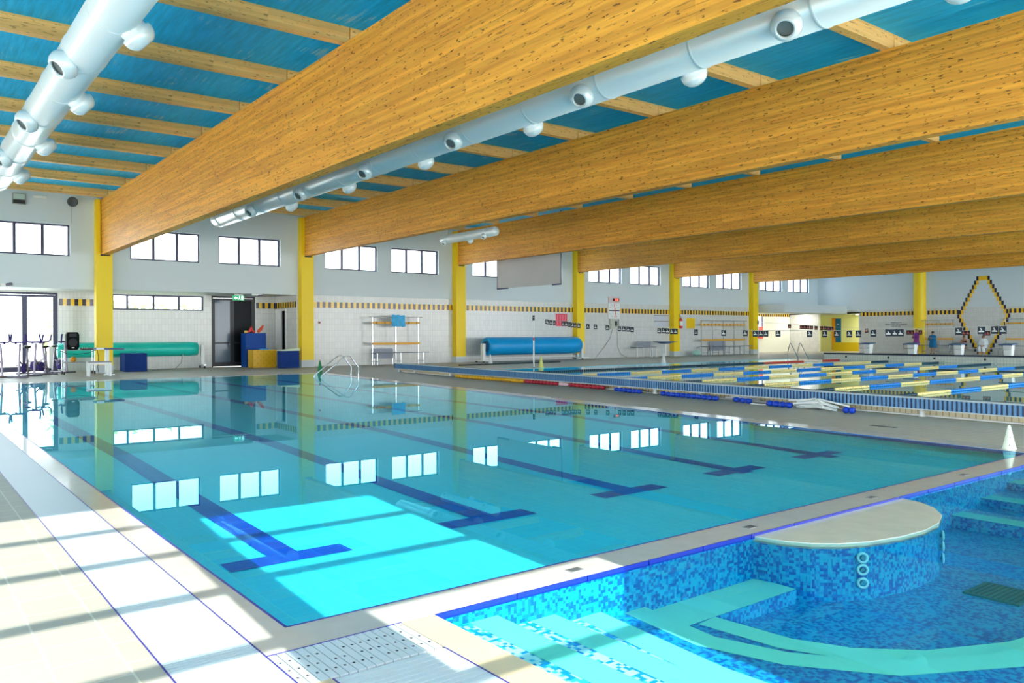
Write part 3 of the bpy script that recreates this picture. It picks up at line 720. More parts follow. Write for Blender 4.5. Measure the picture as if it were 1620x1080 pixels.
batten('white strip light glimpsed under the second beam', (18.9, 12.0, 6.5), PI / 2)

# ---------------------------------------------------------------- doors and tile bands on the column wall
def door_frame(n, x0, x1, z1, y, leaves, name='door'):
    f = MB(); f.box(x0, x0 + 0.08, y, y + 0.12, 0, z1); f.box(x1 - 0.08, x1, y, y + 0.12, 0, z1); f.box(x0 + 0.08, x1 - 0.08, y, y + 0.12, z1 - 0.1, z1)
    o = struct(f.build('%s_%d' % (name, n), leaves[0][2]))
    for a, b, fm, gm in leaves:
        l = MB(); l.box(a, a + 0.1, y + 0.02, y + 0.08, 0.02, z1 - 0.11); l.box(b - 0.1, b, y + 0.02, y + 0.08, 0.02, z1 - 0.11); l.box(a + 0.1, b - 0.1, y + 0.02, y + 0.08, 0.02, 0.24); l.box(a + 0.1, b - 0.1, y + 0.02, y + 0.08, z1 - 0.21, z1 - 0.11); (l.box(a + 0.1, b - 0.1, y + 0.02, y + 0.08, 1.16, 1.23) if n == 1 else None)
        lf = l.build('leaf', fm, o)
        MB().box(a + 0.1, b - 0.1, y + 0.045, y + 0.055, 0.24, z1 - 0.21).build('pane', gm, lf)
        MB().tube([(b - 0.16, y + 0.02, 0.95), (b - 0.16, y - 0.04, 0.95), (b - 0.16, y - 0.04, 1.3), (b - 0.16, y + 0.02, 1.3)], 0.012, 6).build('handle', M_STEEL, lf)
    return o
M_DGL = mat('dark_door_glass', (86, 104, 122), 0.15); M_DDK = mat('dark_door_panel', (8, 16, 22), 0.45, spec=0.2); M_DFR = mat('dark_door_frame', (16, 22, 30), 0.4)
door_frame(1, 12.68, 14.88, 3.54, YB + 0.03, [(12.76, 13.72, M_DFR, M_DGL), (13.72, 14.80, M_DFR, M_DDK)])
door_frame(2, 1.2, 5.98, 3.5, YB + 0.05, [(1.28, 2.9, M_FRAME, M_GLASS), (2.9, 4.72, M_FRAME, M_GLASS), (4.72, 5.90, M_FRAME, M_GLASS)])
o = struct(MB().box(15.9, 16.1, 39.25, 39.33, 0, 2.9).box(15.9, 16.1, 40.52, 40.6, 0, 2.9).box(15.9, 16.1, 39.33, 40.52, 2.82, 2.9).build('door_3', M_WHITE))
MB().box(15.93, 16.0, 39.95, 40.52, 0.02, 2.81).build('leaf', M_WHITE, o)
MB().box(16.1, 16.6, 39.25, 40.6, 0, 2.9).build('opening_shade_block', M_BLACK, o)  # black block: shade of the open doorway put into colour
BANDM = {'y': mat('band_yellow', (246, 198, 40), 0.18), 'k': mat('band_navy', (40, 34, 62), 0.18)}
def band(name, ax, pos, u0, u1, z0=2.94, z1=3.24, per=0.31):
    ys_, ks_ = MB(), MB(); u = u0; i = 0
    while u < u1 - 0.01:
        e = min(u + per / 2, u1)
        m = ys_ if i % 2 else ks_
        if ax == 'x': m.box(u, e, pos - 0.006, pos - 0.0005, z0, z1)
        elif ax == 'y': m.box(pos - 0.006, pos - 0.0005, u, e, z0, z1)
        u = e; i += 1
    a = struct(ys_.build(name, BANDM['y'])); b = ks_.build('dark_tiles', BANDM['k'], a)
tn = 1
for k in range(1, 5):
    band('trim_%d' % tn, 'x', YW, CX[k] + 0.66, CX[k + 1] - 0.01); tn += 1
band('trim_%d' % tn, 'x', YB, 6.02, 7.9); tn += 1
band('trim_%d' % tn, 'x', YB, 14.92, 15.95); tn += 1
band('trim_%d' % tn, 'y', 15.95, YW + 0.02, YB - 0.02); tn += 1
band('trim_%d' % tn, 'x', YB, 53.5, 63.5, 2.98, 3.22); tn += 1
for a, b in ((30.0, 34.25), (26.7, 28.98), (-2.9, 23.45)):
    band('trim_%d' % tn, 'y', XB - 0.02, a, b, 2.92, 3.22, 0.30); tn += 1
# stepped diamond of tiles on the far wall
dy, dk = MB(), MB(); yc = 25.05
prof = [(0.30, 5.6), (0.45, 5.3), (0.6, 5.0), (0.75, 4.7), (0.9, 4.4), (1.05, 4.1), (1.2, 3.8), (1.35, 3.5), (1.5, 3.2), (1.62, 2.9), (1.5, 2.6), (1.35, 2.3), (1.2, 2.0), (1.05, 1.7), (0.9, 1.4), (0.75, 1.1), (0.6, 0.8), (0.45, 0.5), (0.30, 0.2)]
for w, z in prof:
    for s in (-1, 1):
        dk.box(XB - 0.03, XB - 0.021, *sorted((yc + s * w, yc + s * (w + 0.15))), z - 0.3, z)
        dy.box(XB - 0.03, XB - 0.021, *sorted((yc + s * (w - 0.16), yc + s * w)), z - 0.3, z)
dy.box(XB - 0.03, XB - 0.021, yc - 0.14, yc + 0.14, 5.3, 5.6)
o = struct(dy.build('trim_30', BANDM['y'])); dk.build('dark_tiles', BANDM['k'], o)
struct(MB().box(XB - 0.002, XB, 34.3, 34.4, 0, 3.15).build('trim_31', M_UP))
# three lines of small lettering on the far wall
tx = MB()
for r_, (z, a, b) in enumerate(((2.36, 30.95, 31.75), (2.22, 30.5, 32.2), (2.08, 31.0, 31.7))):
    y = b
    while y > a:
        w = random.choice((0.03, 0.045, 0.055)); tx.box(XB - 0.024, XB - 0.021, y - w, y, z - 0.035, z + random.choice((0.025, 0.04))); y -= w + random.choice((0.02, 0.02, 0.06))
tag(tx.build('wall_lettering', mat('lettering_grey', (90, 92, 104), 0.5)), 'three short lines of small grey lettering on the far white wall', 'lettering')
# passage and yellow room beyond the far wall
pr = MB(); pr.box(66, 66.2, 33.5, YB + 0.3, 0, 3.4)
struct(pr.build('wall_passage', mat('pale_yellow_wall', (238, 240, 170), 0.5)))
struct(MB().box(XB + 0.3, 66.2, 33.5, 33.7, 0, 3.4).build('wall_passage_side', mat('bright_yellow_wall', (240, 235, 120), 0.5)))
struct(MB().box(XB, 66.2, 33.6, YB, 3.15, 3.25).build('ceiling_passage', M_UP))
struct(MB().box(65.9, 65.99, 33.7, 39.0, 0, 0.75).build('baseboard_passage', mat('deep_yellow', (226, 196, 20), 0.5)))
o = struct(MB().box(65.93, 65.99, 38.25, 38.75, 0.1, 2.85).build('door_4', mat('blue_door', (0, 110, 170), 0.4)))
MB().box(65.92, 65.93, 38.42, 38.6, 2.3, 2.36).build('plate', M_WHITE, o)
struct(MB().box(65.93, 65.99, 38.78, 39.1, 0.1, 2.9).build('trim_32', mat('orange_paint', (246, 160, 10), 0.4)))
o = struct(MB().box(63.5, 63.56, 39.0, YB, 0, 3.1).build('wall_passage_end', M_UP))
o = struct(MB().box(62.75, 63.5, YB - 0.06, YB - 0.001, 0, 2.88).build('door_5', mat('grey_door', (70, 80, 92), 0.4)))
MB().box(63.2, 63.45, YB - 0.07, YB - 0.06, 1.3, 2.75).build('pane', mat('pale_blue_pane', (150, 200, 225), 0.2), o)
lt = thing('ceiling_light', 'long bright strip light on the ceiling of the yellow passage', 'light fitting', (64.6, 35.2, 3.1))
MB().box(-0.07, 0.07, -0.9, 0.9, 0, 0.05).build('tube', mat('lit_tube', (255, 250, 225), 0.4, emit=4.0), lt)
pl = bpy.data.lights.new('passage_lamp', 'AREA'); pl.shape = 'RECTANGLE'; pl.size = 0.3; pl.size_y = 1.8; pl.energy = 40; pl.color = (1, 0.97, 0.82)
plo = bpy.data.objects.new('passage_lamp', pl); COL.objects.link(plo); plo.location = (64.6, 35.2, 3.08)
for i, (px, py) in enumerate(((57.0, 39.5), (61.0, 39.3))):
    lt = thing('ceiling_light', ('strip light under the corner soffit above the wall window', 'strip light under the corner soffit near the grey door')[i], 'light fitting', (px, py, ZS - 0.16))
    MB().box(-0.6, 0.6, -0.07, 0.07, 0, 0.05).build('tube', mat('lit_tube', (255, 250, 225), 0.4, emit=4.0), lt)
    pl = bpy.data.lights.new('corner_lamp', 'AREA'); pl.shape = 'RECTANGLE'; pl.size = 1.2; pl.size_y = 0.3; pl.energy = 22; pl.color = (1, 0.97, 0.88)
    plo = bpy.data.objects.new('corner_lamp', pl); COL.objects.link(plo); plo.location = (px, py, ZS - 0.18)
# hedge outside the low window
hd = MB()
for i in range(900):
    c = Vector((random.uniform(6, 14.5), random.uniform(43.5, 45), random.uniform(0, 3.3) ** 1.0)); a = random.uniform(0.12, 0.3)
    d1 = Vector((random.gauss(0, 1), random.gauss(0, 1), random.gauss(0, 1))).normalized() * a; d2 = d1.orthogonal().normalized() * a
    hd.quad(c - d1, c - d2 * 0.5, c + d1, c + d2 * 0.5)
tag(hd.build('hedge', mat('hedge_leaves', (176, 196, 96), 0.6, vary=0.5, vscale=2.0)), 'sunlit yellow green hedge seen through the low strip window', 'hedge', kind='stuff')

# ---------------------------------------------------------------- things on the deck and walls, left part
M_CHR = mat('bike_steel', (128, 122, 136), 0.3, 0.8); M_BIKE = mat('bike_violet_grey', (62, 50, 118), 0.6, 0.0, spec=0.2)
def aqua_bike(label, loc, rz):
    t = thing('aqua_bike', label, 'exercise bike', loc, rz, 'aqua bikes by the glass door')
    b = MB()
    for y, w in ((-0.45, 0.30), (0.45, 0.26)): b.cyl((-w, y, 0.04), (w, y, 0.04), 0.03, 8)
    b.cyl((0, -0.45, 0.05), (0, 0.45, 0.05), 0.03, 8)
    b.build('base_frame', M_CHR, t)
    MB().tube([(0, -0.40, 0.05), (0, -0.34, 0.7), (0, -0.30, 1.06)], 0.035, 8).build('front_post', M_CHR, t)
    MB().tube([(0, 0.30, 0.05), (0, 0.24, 0.55), (0, 0.20, 0.90)], 0.03, 8).build('seat_post', M_CHR, t)
    MB().tube([(0, -0.36, 0.55), (0, -0.05, 0.34), (0, 0.27, 0.50)], 0.025, 8).build('cross_tube', M_CHR, t)
    MB().ball((0, 0.22, 0.94), 0.1, 12, (0.9, 1.5, 0.45)).build('saddle', M_BLACK, t)
    h = MB(); h.tube([(-0.24, -0.48, 1.36), (-0.24, -0.44, 1.17), (-0.19, -0.38, 1.10), (0.19, -0.38, 1.10), (0.24, -0.44, 1.17), (0.24, -0.48, 1.36)], 0.028, 7)
    h.tube([(-0.13, -0.30, 1.06), (-0.13, -0.16, 1.10), (0.13, -0.16, 1.10), (0.13, -0.30, 1.06)], 0.026, 7)
    h.build('handlebar', M_BIKE, t)
    c = MB().lathe([(0.0, -0.03), (0.15, -0.03), (0.17, 0.0), (0.15, 0.03), (0.0, 0.03)], (0, -0.02, 0.30), 16, (1, 0, 0)).build('crank_housing', M_BIKE, t)
    for s in (-1, 1):
        MB().cyl((s * 0.04, -0.02, 0.30), (s * 0.07, -0.02 + s * 0.15, 0.30 - s * 0.08), 0.014, 6).build('crank', M_CHR, t)
        MB().cbox((s * 0.13, -0.02 + s * 0.15, 0.30 - s * 0.08), (0.10, 0.09, 0.03)).build('pedal', M_BLACK, t)
    t.scale = (1.2, 1.2, 1.22)
    return t
for (x, y, r, l) in ((3.2, 36.0, 0.4, 'steel aqua bike at the left edge of the picture, half cut off'), (4.1, 35.6, -0.5, 'steel aqua bike with a wide handlebar, second from the left'), (4.75, 38.3, 0.9, 'steel aqua bike in the middle of the group, in front of the door post'), (4.85, 36.9, -0.7, 'steel aqua bike fourth from the left before the glass door'), (5.75, 38.9, 0.5, 'steel aqua bike nearest the speaker trolley')):
    aqua_bike(l, (x, y, 0), r)

t = thing('trolley', 'wheeled two shelf wire trolley carrying the loudspeaker', 'trolley', (6.2, 37.2, 0))
tz = MB()
for x in (-0.56, 0.56):
    for y in (-0.25, 0.25): MB().cyl((x, y, 0.12), (x, y, 1.02), 0.014, 8).build('leg', M_STEEL, t)
MB().box(-0.6, 0.6, -0.3, 0.3, 0.98, 1.01).build('top_shelf', mat('shelf_grey', (150, 146, 150), 0.5), t)
MB().box(-0.6, 0.6, -0.3, 0.3, 0.48, 0.505).build('lower_shelf', mat('shelf_grey', (150, 146, 150), 0.5), t)
for x in (-0.56, 0.56):
    for y in (-0.25, 0.25): MB().cyl((x - 0.025, y, 0.07), (x + 0.025, y, 0.07), 0.07, 12).build('wheel', M_BLACK, t)
t = thing('loudspeaker', 'black loudspeaker standing on the wire trolley', 'speaker', (5.98, 37.2, 1.012))
MB().prism([(-0.17, 0.0), (0.17, 0.0), (0.23, 0.12), (0.235, 0.62), (0.18, 0.72), (-0.18, 0.72), (-0.235, 0.62), (-0.23, 0.12)], 1, -0.19, 0.17).build('cabinet', mat('speaker_black', (18, 20, 24), 0.75, spec=0.15), t, 0.02)
MB().lathe([(0.0, 0.0), (0.12, 0.0), (0.16, 0.02), (0.17, 0.0)], (0, -0.192, 0.30), 20, (0, -1, 0)).build('woofer', mat('speaker_grille', (34, 38, 44), 0.6), t)
MB().box(-0.13, 0.13, -0.196, -0.19, 0.53, 0.66).build('horn', mat('speaker_horn', (12, 13, 16), 0.5), t)
MB().box(-0.05, 0.05, -0.197, -0.19, 0.06, 0.10).build('badge', M_WHITE, t)
t = thing('audio_mixer', 'flat dark mixer with light knobs lying on the trolley top', 'mixer', (6.5, 37.15, 1.012))
MB().hexa([(-0.24, -0.16, 0), (0.24, -0.16, 0), (0.24, 0.16, 0), (-0.24, 0.16, 0), (-0.24, -0.16, 0.03), (0.24, -0.16, 0.03), (0.24, 0.16, 0.08), (-0.24, 0.16, 0.08)]).build('case', M_BLACK, t)
for i in range(5): MB().cyl((-0.16 + i * 0.08, -0.05, 0.04), (-0.16 + i * 0.08, -0.06, 0.075), 0.018, 8).build('knob', M_WHITE, t)
o = MB().tube([(5.5, 36.88, 0.97), (5.75, 36.86, 0.86), (6.1, 36.86, 0.83), (6.5, 36.86, 0.88), (6.85, 36.88, 1.0), (6.9, 36.9, 0.7), (6.88, 36.95, 0.25), (6.95, 37.1, 0.012)], 0.012, 6).build('cable', M_BLACK)
tag(o, 'black audio cable looping under the trolley top', 'cable')
t = thing('ball', 'orange ball resting on the lower shelf of the trolley', 'ball', (6.0, 37.1, 0.622))
MB().ball((0, 0, 0), 0.115, 18).build('skin', mat('orange_ball', (222, 150, 20), 0.5), t)

t = thing('starting_block', 'portable white framed starting block with a grey blue top beside the first column', 'starting block', (6.85, 35.85, 0))
MB().hexa([(-0.3, -0.3, 1.04), (0.75, -0.3, 1.0), (0.75, 0.3, 1.0), (-0.3, 0.3, 1.04), (-0.3, -0.3, 1.10), (0.75, -0.3, 1.07), (0.75, 0.3, 1.07), (-0.3, 0.3, 1.10)]).build('platform', mat('block_blue_grey', (62, 92, 130), 0.5), t)
MB().box(-0.28, 0.0, -0.34, -0.3, 1.02, 1.10).build('front_plate', M_WHITE, t)
MB().box(0.1, 0.22, -0.1, 0.1, 0.03, 1.02).build('pedestal', M_WHITE, t)
MB().box(-0.05, 0.4, -0.25, 0.25, 0, 0.03).build('base_plate', M_STEEL, t)
t = thing('step_stool', 'low white framed step stool in front of the portable starting block', 'stool', (6.55, 34.95, 0))
MB().box(-0.42, 0.42, -0.22, 0.22, 0.53, 0.58).build('tread', mat('shelf_grey', (150, 146, 150), 0.5), t)
for x in (-0.38, 0.38):
    for y in (-0.18, 0.18): MB().box(x - 0.03, x + 0.03, y - 0.03, y + 0.03, 0, 0.53).build('leg', M_WHITE, t)
MB().box(-0.35, 0.35, -0.2, -0.16, 0.46, 0.53).build('apron', M_WHITE, t)

def crate(label, loc, sx, sy, h, m, rz=0.0, group='plastic storage crates'):
    t = thing('storage_crate', label, 'crate', loc, rz, group)
    MB().box(-sx / 2, sx / 2, -sy / 2, sy / 2, 0.0, h).build('body', m, t, 0.02)
    r = MB(); y = -sy / 2
    for s in (-1, 1):
        a = math.atan2(h - 0.16, sx - 0.2) * s; L = math.hypot(sx - 0.2, h - 0.16) / 2
        ca, sa = math.cos(a), math.sin(a); w = 0.022
        p = [(-L * ca + w * sa, -L * sa - w * ca), (L * ca + w * sa, L * sa - w * ca), (L * ca - w * sa, L * sa + w * ca), (-L * ca - w * sa, -L * sa + w * ca)]
        r.prism([(u, h / 2 + v) for u, v in p], 1, y - 0.014, y + 0.002)
    for z in (0.05, h - 0.05): r.box(-sx / 2, sx / 2, y - 0.014, y + 0.002, z - 0.04, z + 0.04)
    for x in (-sx / 2 + 0.04, sx / 2 - 0.04): r.box(x - 0.04, x + 0.04, y - 0.0145, y + 0.002, 0.02, h - 0.02)
    r.build('ribs', m, t)
    hl = MB(); nx = int(sx / 0.14); nz = int(h / 0.13)
    for i in range(nx):
        for k in range(nz):
            if (i + k) % 2 == 0: hl.cyl((-sx / 2 + sx * (i + 0.5) / nx, y - 0.0155, h * (k + 0.5) / nz), (-sx / 2 + sx * (i + 0.5) / nx, y - 0.013, h * (k + 0.5) / nz), 0.017, 6)
    tag(hl.build('perforations', mat('crate_hole', (20, 30, 60), 0.7), t), kind='stuff')
    return t
M_BCR = mat('crate_blue', (0, 52, 128), 0.6, spec=0.2); M_YCR = mat('crate_yellow', (232, 180, 10), 0.4)
crate('blue perforated crate standing under the turquoise cover roll', (8.62, 38.6, 0), 0.92, 0.9, 0.80, M_BCR)
crate('tall blue crate holding red and yellow floats beside the dark door', (14.43, 39.75, 0), 1.02, 0.7, 1.68, mat('crate_blue_bright', (0, 72, 160), 0.5, spec=0.25))
crate('yellow perforated crate in front of the tall blue crate', (14.55, 38.9, 0), 1.15, 0.75, 0.86, M_YCR)
crate('low blue crate between the yellow crate and the second column', (15.25, 37.35, 0), 0.88, 0.55, 0.82, M_BCR)
def lump(name, label, cat, loc, parts, m):
    t = thing(name, label, cat, loc)
    mb = MB()
    for p in parts: mb.tube(*p)
    mb.build('body', m, t); return t
lump('swim_float', 'red bent float sticking out of the tall blue crate', 'float', (14.25, 39.7, 1.681), [([(-0.12, 0, 0.05), (0, 0, 0.12), (0.05, 0, 0.32), (0.12, 0, 0.10), (0.25, 0, 0.05)], [0.05, 0.07, 0.06, 0.06, 0.05], 10)], mat('float_coral', (240, 70, 70), 0.45))
lump('swim_float', 'orange tipped float leaning out of the tall blue crate on the right', 'float', (14.68, 39.7, 1.681), [([(-0.05, 0, 0.06), (0.10, 0, 0.18), (0.24, 0, 0.38)], [0.07, 0.09, 0.045], 10)], mat('float_orange', (238, 84, 40), 0.45))
lump('swim_float', 'pale yellow float lying low at the left rim of the tall blue crate', 'float', (14.02, 39.7, 1.681), [([(-0.05, 0, 0.07), (0.08, 0, 0.07)], [0.06, 0.06], 10)], mat('float_pale_yellow', (250, 206, 110), 0.45))
t = thing('foam_pad', 'pale green foam pads stacked on the low blue crate', 'pad', (15.3, 37.35, 0.822))
MB().box(-0.5, 0.45, -0.25, 0.25, 0, 0.05).build('pad', mat('pad_pale_green', (214, 226, 196), 0.6), t)
MB().hexa([(-0.2, -0.22, 0.051), (0.45, -0.22, 0.051), (0.45, 0.22, 0.051), (-0.2, 0.22, 0.051), (-0.2, -0.22, 0.07), (0.45, -0.22, 0.13), (0.45, 0.22, 0.13), (-0.2, 0.22, 0.07)]).build('pad', mat('pad_pale_green', (214, 226, 196), 0.6), t)
t = thing('lid', 'small light blue lid lying on the yellow crate', 'lid', (14.6, 38.8, 0.862)); MB().box(-0.22, 0.2, -0.1, 0.1, 0, 0.05).build('lid_plate', mat('light_blue', (60, 150, 210), 0.4), t)

# turquoise cover roll on its stand in the recess
M_TQ = mat('turquoise_cover', (24, 206, 190), 0.4, vary=0.12, vscale=1.2)
t = thing('cover_roll', 'turquoise pool cover rolled up on a wheeled stand in the recess', 'pool cover', (8.8, 39.95, 0))
MB().lathe([(0.0, -2.95), (0.31, -2.95), (0.33, -2.6), (0.33, 2.6), (0.31, 2.95), (0.0, 2.95)], (0, 0, 0.94), 20, (1, 0, 0)).build('roll', M_TQ, t)
MB().cyl((-3.3, 0, 0.98), (3.3, 0, 0.98), 0.04, 8).build('axle', M_STEEL, t)
for s in (-1, 1):
    MB().box(s * 3.2 - 0.08, s * 3.2 + 0.08, -0.1, 0.1, 0.2, 1.12).build('stand_post', M_WHITE, t)
    MB().box(s * 3.2 - 0.06, s * 3.2 + 0.06, -0.42, 0.42, 0.12, 0.2).build('foot_bar', M_STEEL, t)
    for y in (-0.36, 0.36): MB().cyl((s * 3.2 - 0.03, y, 0.07), (s * 3.2 + 0.03, y, 0.07), 0.07, 10).build('wheel', M_BLACK, t)
o = MB().tube([(9.4, 38.6, 0.02), (9.9, 39.0, 0.018), (10.6, 39.4, 0.03), (10.9, 39.5, 0.3), (11.0, 39.58, 0.7)], 0.02, 6).build('hose', mat('hose_grey', (150, 150, 150), 0.6))
tag(o, 'grey hose trailing from the blue crate up to the turquoise cover roll', 'hose')

# exit sign under the soffit
t = thing('exit_sign', 'green emergency exit sign with white running figure above the dark door', 'sign', (13.42, 38.95, ZS - 0.001))
MB().box(-0.27, 0.27, -0.04, 0.04, -0.30, -0.06).build('panel', mat('exit_green', (0, 150, 96), 0.4, emit=0.35), t)
MB().box(-0.2, 0.2, -0.05, 0.05, -0.06, 0.0).build('housing', M_WHITE, t)
g_ = MB(); yy = -0.041
g_.prism([(-0.23, -0.19), (-0.15, -0.11), (-0.15, -0.16), (-0.06, -0.16), (-0.06, -0.21), (-0.15, -0.21), (-0.15, -0.26)], 1, yy - 0.003, yy)
g_.prism([(0.12, -0.27), (0.22, -0.27), (0.22, -0.09), (0.12, -0.09)], 1, yy - 0.003, yy)
g_.prism([(0.03 + 0.022 * math.cos(a), -0.105 + 0.022 * math.sin(a)) for a in [2 * PI * i / 8 for i in range(8)]], 1, yy - 0.003, yy)
g_.prism([(0.01, -0.13), (0.06, -0.13), (0.05, -0.2), (0.09, -0.26), (0.06, -0.27), (0.02, -0.21), (-0.03, -0.27), (-0.05, -0.25), (0.0, -0.2)], 1, yy - 0.003, yy)
g_.build('pictogram', mat('sign_white', (240, 255, 248), 0.4, emit=0.5), t)
def small_box(name, label, cat, loc, d, m, extra=None):
    t = thing(name, label, cat, loc); MB().box(-d[0] / 2, d[0] / 2, -d[1], -0.001, -d[2] / 2, d[2] / 2).build('housing', m, t, 0.01)
    if extra: extra(t)
    return t
small_box('emergency_lamp', 'slim emergency lamp under the soffit right of the exit sign', 'lamp', (14.05, 38.28, 3.52), (0.45, 0.1, 0.08), M_WHITE, lambda t: MB().cyl((0.05, -0.06, -0.02), (0.26, -0.1, -0.02), 0.045, 8).build('lens', M_CHR, t))
small_box('emergency_lamp', 'slim emergency lamp on the wall above the glass door', 'lamp', (3.75, 38.0, 3.63), (0.36, 0.12, 0.1), M_WHITE, lambda t: MB().cyl((0.0, -0.08, 0.0), (0.2, -0.16, 0.04), 0.06, 8).build('lens', M_CHR, t))
def fl_extra(t):
    MB().box(-0.2, 0.2, -0.19, -0.151, -0.02, 0.18).build('glass', mat('pale_lens', (190, 214, 208), 0.2), t); MB().box(-0.21, 0.21, -0.2, -0.151, -0.2, -0.06).build('visor', M_BLACK, t)
small_box('floodlight', 'floodlight with dark visor high on the wall at the far left', 'light fitting', (4.2, 38.0, 7.12), (0.46, 0.15, 0.42), mat('lamp_grey', (150, 154, 152), 0.5), fl_extra)
small_box('emergency_lamp', 'small white lamp box high on the wall beside the floodlight', 'lamp', (4.95, 38.0, 7.27), (0.46, 0.1, 0.09), M_WHITE)
t = thing('wall_speaker', 'round grey horn loudspeaker high on the wall beside the first column', 'speaker', (6.1, 38.0, 7.22))
MB().lathe([(0.06, 0.0), (0.1, 0.1), (0.2, 0.25), (0.21, 0.27), (0.17, 0.27), (0.05, 0.16), (0.0, 0.16)], (0, -0.001, 0), 18, (0, -1, -0.25)).build('horn', mat('horn_grey', (74, 84, 90), 0.5), t)
o = MB().tube([(6.1, 37.985, 7.05), (6.1, 37.985, 6.3)], 0.008, 5).build('cable', mat('lamp_grey', (150, 154, 152), 0.5)); tag(o, 'thin grey cable running down the wall from the horn loudspeaker', 'cable')
batten('white strip light on the wall under the roof by the end of the long duct', (12.9, 37.3, 7.0), 0.3, 1.0)
t = thing('alarm_button', 'small red alarm button on the tiled wall right of the second column', 'button', (17.15, 38.0, 2.2))
MB().box(-0.07, 0.07, -0.03, -0.001, -0.07, 0.07).build('plate', mat('pale_pink', (236, 196, 192), 0.5), t); MB().cyl((0, -0.03, 0), (0, -0.06, 0), 0.045, 12).build('push_button', mat('dark_red', (120, 20, 40), 0.4), t)

# ladders and cones
def pool_ladder(label, loc, rz, reach=1.5, h=0.78, gap=0.62):
    t = thing('pool_ladder', label, 'ladder', loc, rz, 'pool ladder rails')
    for s in (-gap / 2, gap / 2):
        MB().tube([(0, s, 0), (0, s, h * 0.42), (-0.32, s, h * 0.95), (-0.42, s, h), (-0.54, s, h * 0.97), (-reach, s, 0.07), (-reach - 0.04, s, -0.02), (-reach - 0.02, s, -0.12)], 0.024, 8).build('handrail', M_STEEL, t)
        MB().lathe([(0.06, 0), (0.06, 0.012), (0.024, 0.02)], (0, s, 0), 12).build('base_flange', M_STEEL, t)
    return t
pool_ladder('pair of steel handrails arching from the deck into the main pool beside the green cone', (14.25, 28.35, 0.002), 0.0)
pool_ladder('pair of steel handrails at the far corner of the competition pool', (45.0, 29.35, 0), 0.95, 1.6, 0.95, 0.62)
def cone(label, loc, h, r, m, dots=False, group='deck cones'):
    t = thing('traffic_cone', label, 'cone', loc, 0, group)
    MB().lathe([(r * 1.02, 0.0), (r * 1.02, h * 0.03), (r * 0.95, h * 0.05), (r * 0.2, h * 0.97), (r * 0.12, h), (0, h)], (0, 0, 0), 20).build('body', m, t)
    if dots:
        d = MB()
        for k, z in enumerate((0.16, 0.5, 0.84)):
            rr = r * (0.95 - 0.75 * z)
            for a in ((3.55, 4.35, 5.2) if k != 1 else (3.75, 4.6, 5.4)):
                c = Vector((rr * math.cos(a), rr * math.sin(a), h * z)); n = Vector((math.cos(a), math.sin(a), 0.25))
                d.cyl(c - n * 0.002, c + n * 0.0035, 0.0085, 8)
        d.build('grey_holes', mat('grey_hole', (150, 156, 150), 0.6), t)
    return t
cone('white cone with grey holes at the right corner of the main pool', (11.98, 4.52, 0.002), 0.315, 0.084, mat('cone_white', (246, 248, 226), 0.45), True)
cone('green cone on the deck edge by the steel handrails', (14.35, 31.75, 0.001), 0.52, 0.115, mat('cone_green', (20, 132, 78), 0.45))
cone('white cone in front of the left end of the blue cover roll', (25.6, 35.0, 0), 0.5, 0.13, M_WHITE)
cone('pale yellow cone at the near corner of the competition pool', (24.1, 28.95, 0), 0.55, 0.13, mat('cone_yellow', (226, 230, 130), 0.45))
cone('white cone on the pool edge below the notice boards', (32.6, 29.0, 0), 0.55, 0.14, M_WHITE)

# ---------------------------------------------------------------- along the column wall, right part
M_ORW = mat('orange_slat', (240, 176, 66), 0.45)
def bench_rack(label, loc, rz, L=2.9, nleg=3, hooks=7):
    t = thing('bench_rack', label, 'bench', loc, rz, 'changing benches with coat hooks')
    for i in range(nleg):
        x = -L / 2 + L * i / (nleg - 1)
        MB().box(x - 0.025, x + 0.025, -0.025, 0.025, 0.0, 2.50).build('upright', M_STEEL, t)
        MB().box(x - 0.02, x + 0.02, -0.55, -0.51, 0, 0.62).build('leg', M_STEEL, t)
        MB().box(x - 0.02, x + 0.02, -0.55, 0, 0.18, 0.22).build('leg_brace', M_STEEL, t)
    MB().cyl((-L / 2 - 0.25, -0.12, 2.50), (L / 2 + 0.2, -0.12, 2.50), 0.018, 8).build('top_rail', M_STEEL, t)
    MB().box(-L / 2, L / 2 + 0.08, -0.06, -0.026, 2.14, 2.26).build('hook_board', M_ORW, t)
    MB().box(-L / 2, L / 2 + 0.08, -0.06, -0.026, 1.05, 1.17).build('back_board', M_ORW, t)
    s = MB()
    for k in range(3): s.box(-L / 2 - 0.1, L / 2 + 0.35, -0.56 + k * 0.17, -0.43 + k * 0.17, 0.62, 0.66)
    s.build('seat', mat('bench_grey', (120, 130, 140), 0.4), t)
    for k in range(hooks):
        x = -L / 2 + 0.2 + (L - 0.35) * k / (hooks - 1)
        MB().tube([(x, -0.06, 2.24), (x, -0.13, 2.25), (x, -0.14, 2.18), (x, -0.08, 2.13)], 0.014, 5).build('hook', M_BLACK, t)
    return t
bench_rack('changing bench with hooks and a blue towel on the tiled wall past the second column', (21.2, 37.45, 0), 0.0, 2.75, 3, 6)
bench_rack('long changing bench with hooks between the two farthest columns', (48.6, 37.45, 0), 0.0, 5.0, 5, 12)
bench_rack('changing bench with hooks on the far wall beside the person in a blue robe', (XB - 0.5, 27.9, 0), -PI / 2, 1.95, 3, 6)
bench_rack('changing bench with hooks on the far wall right of the tiled diamond', (XB - 0.5, 21.3, 0), -PI / 2, 4.2, 3, 6)
t = thing('wall_bench', 'low steel bench along the far wall where two people sit', 'bench', (XB - 0.55, 25.2, 0))
MB().box(-0.2, 0.2, -1.55, 1.5, 0.40, 0.45).build('seat', M_STEEL, t)
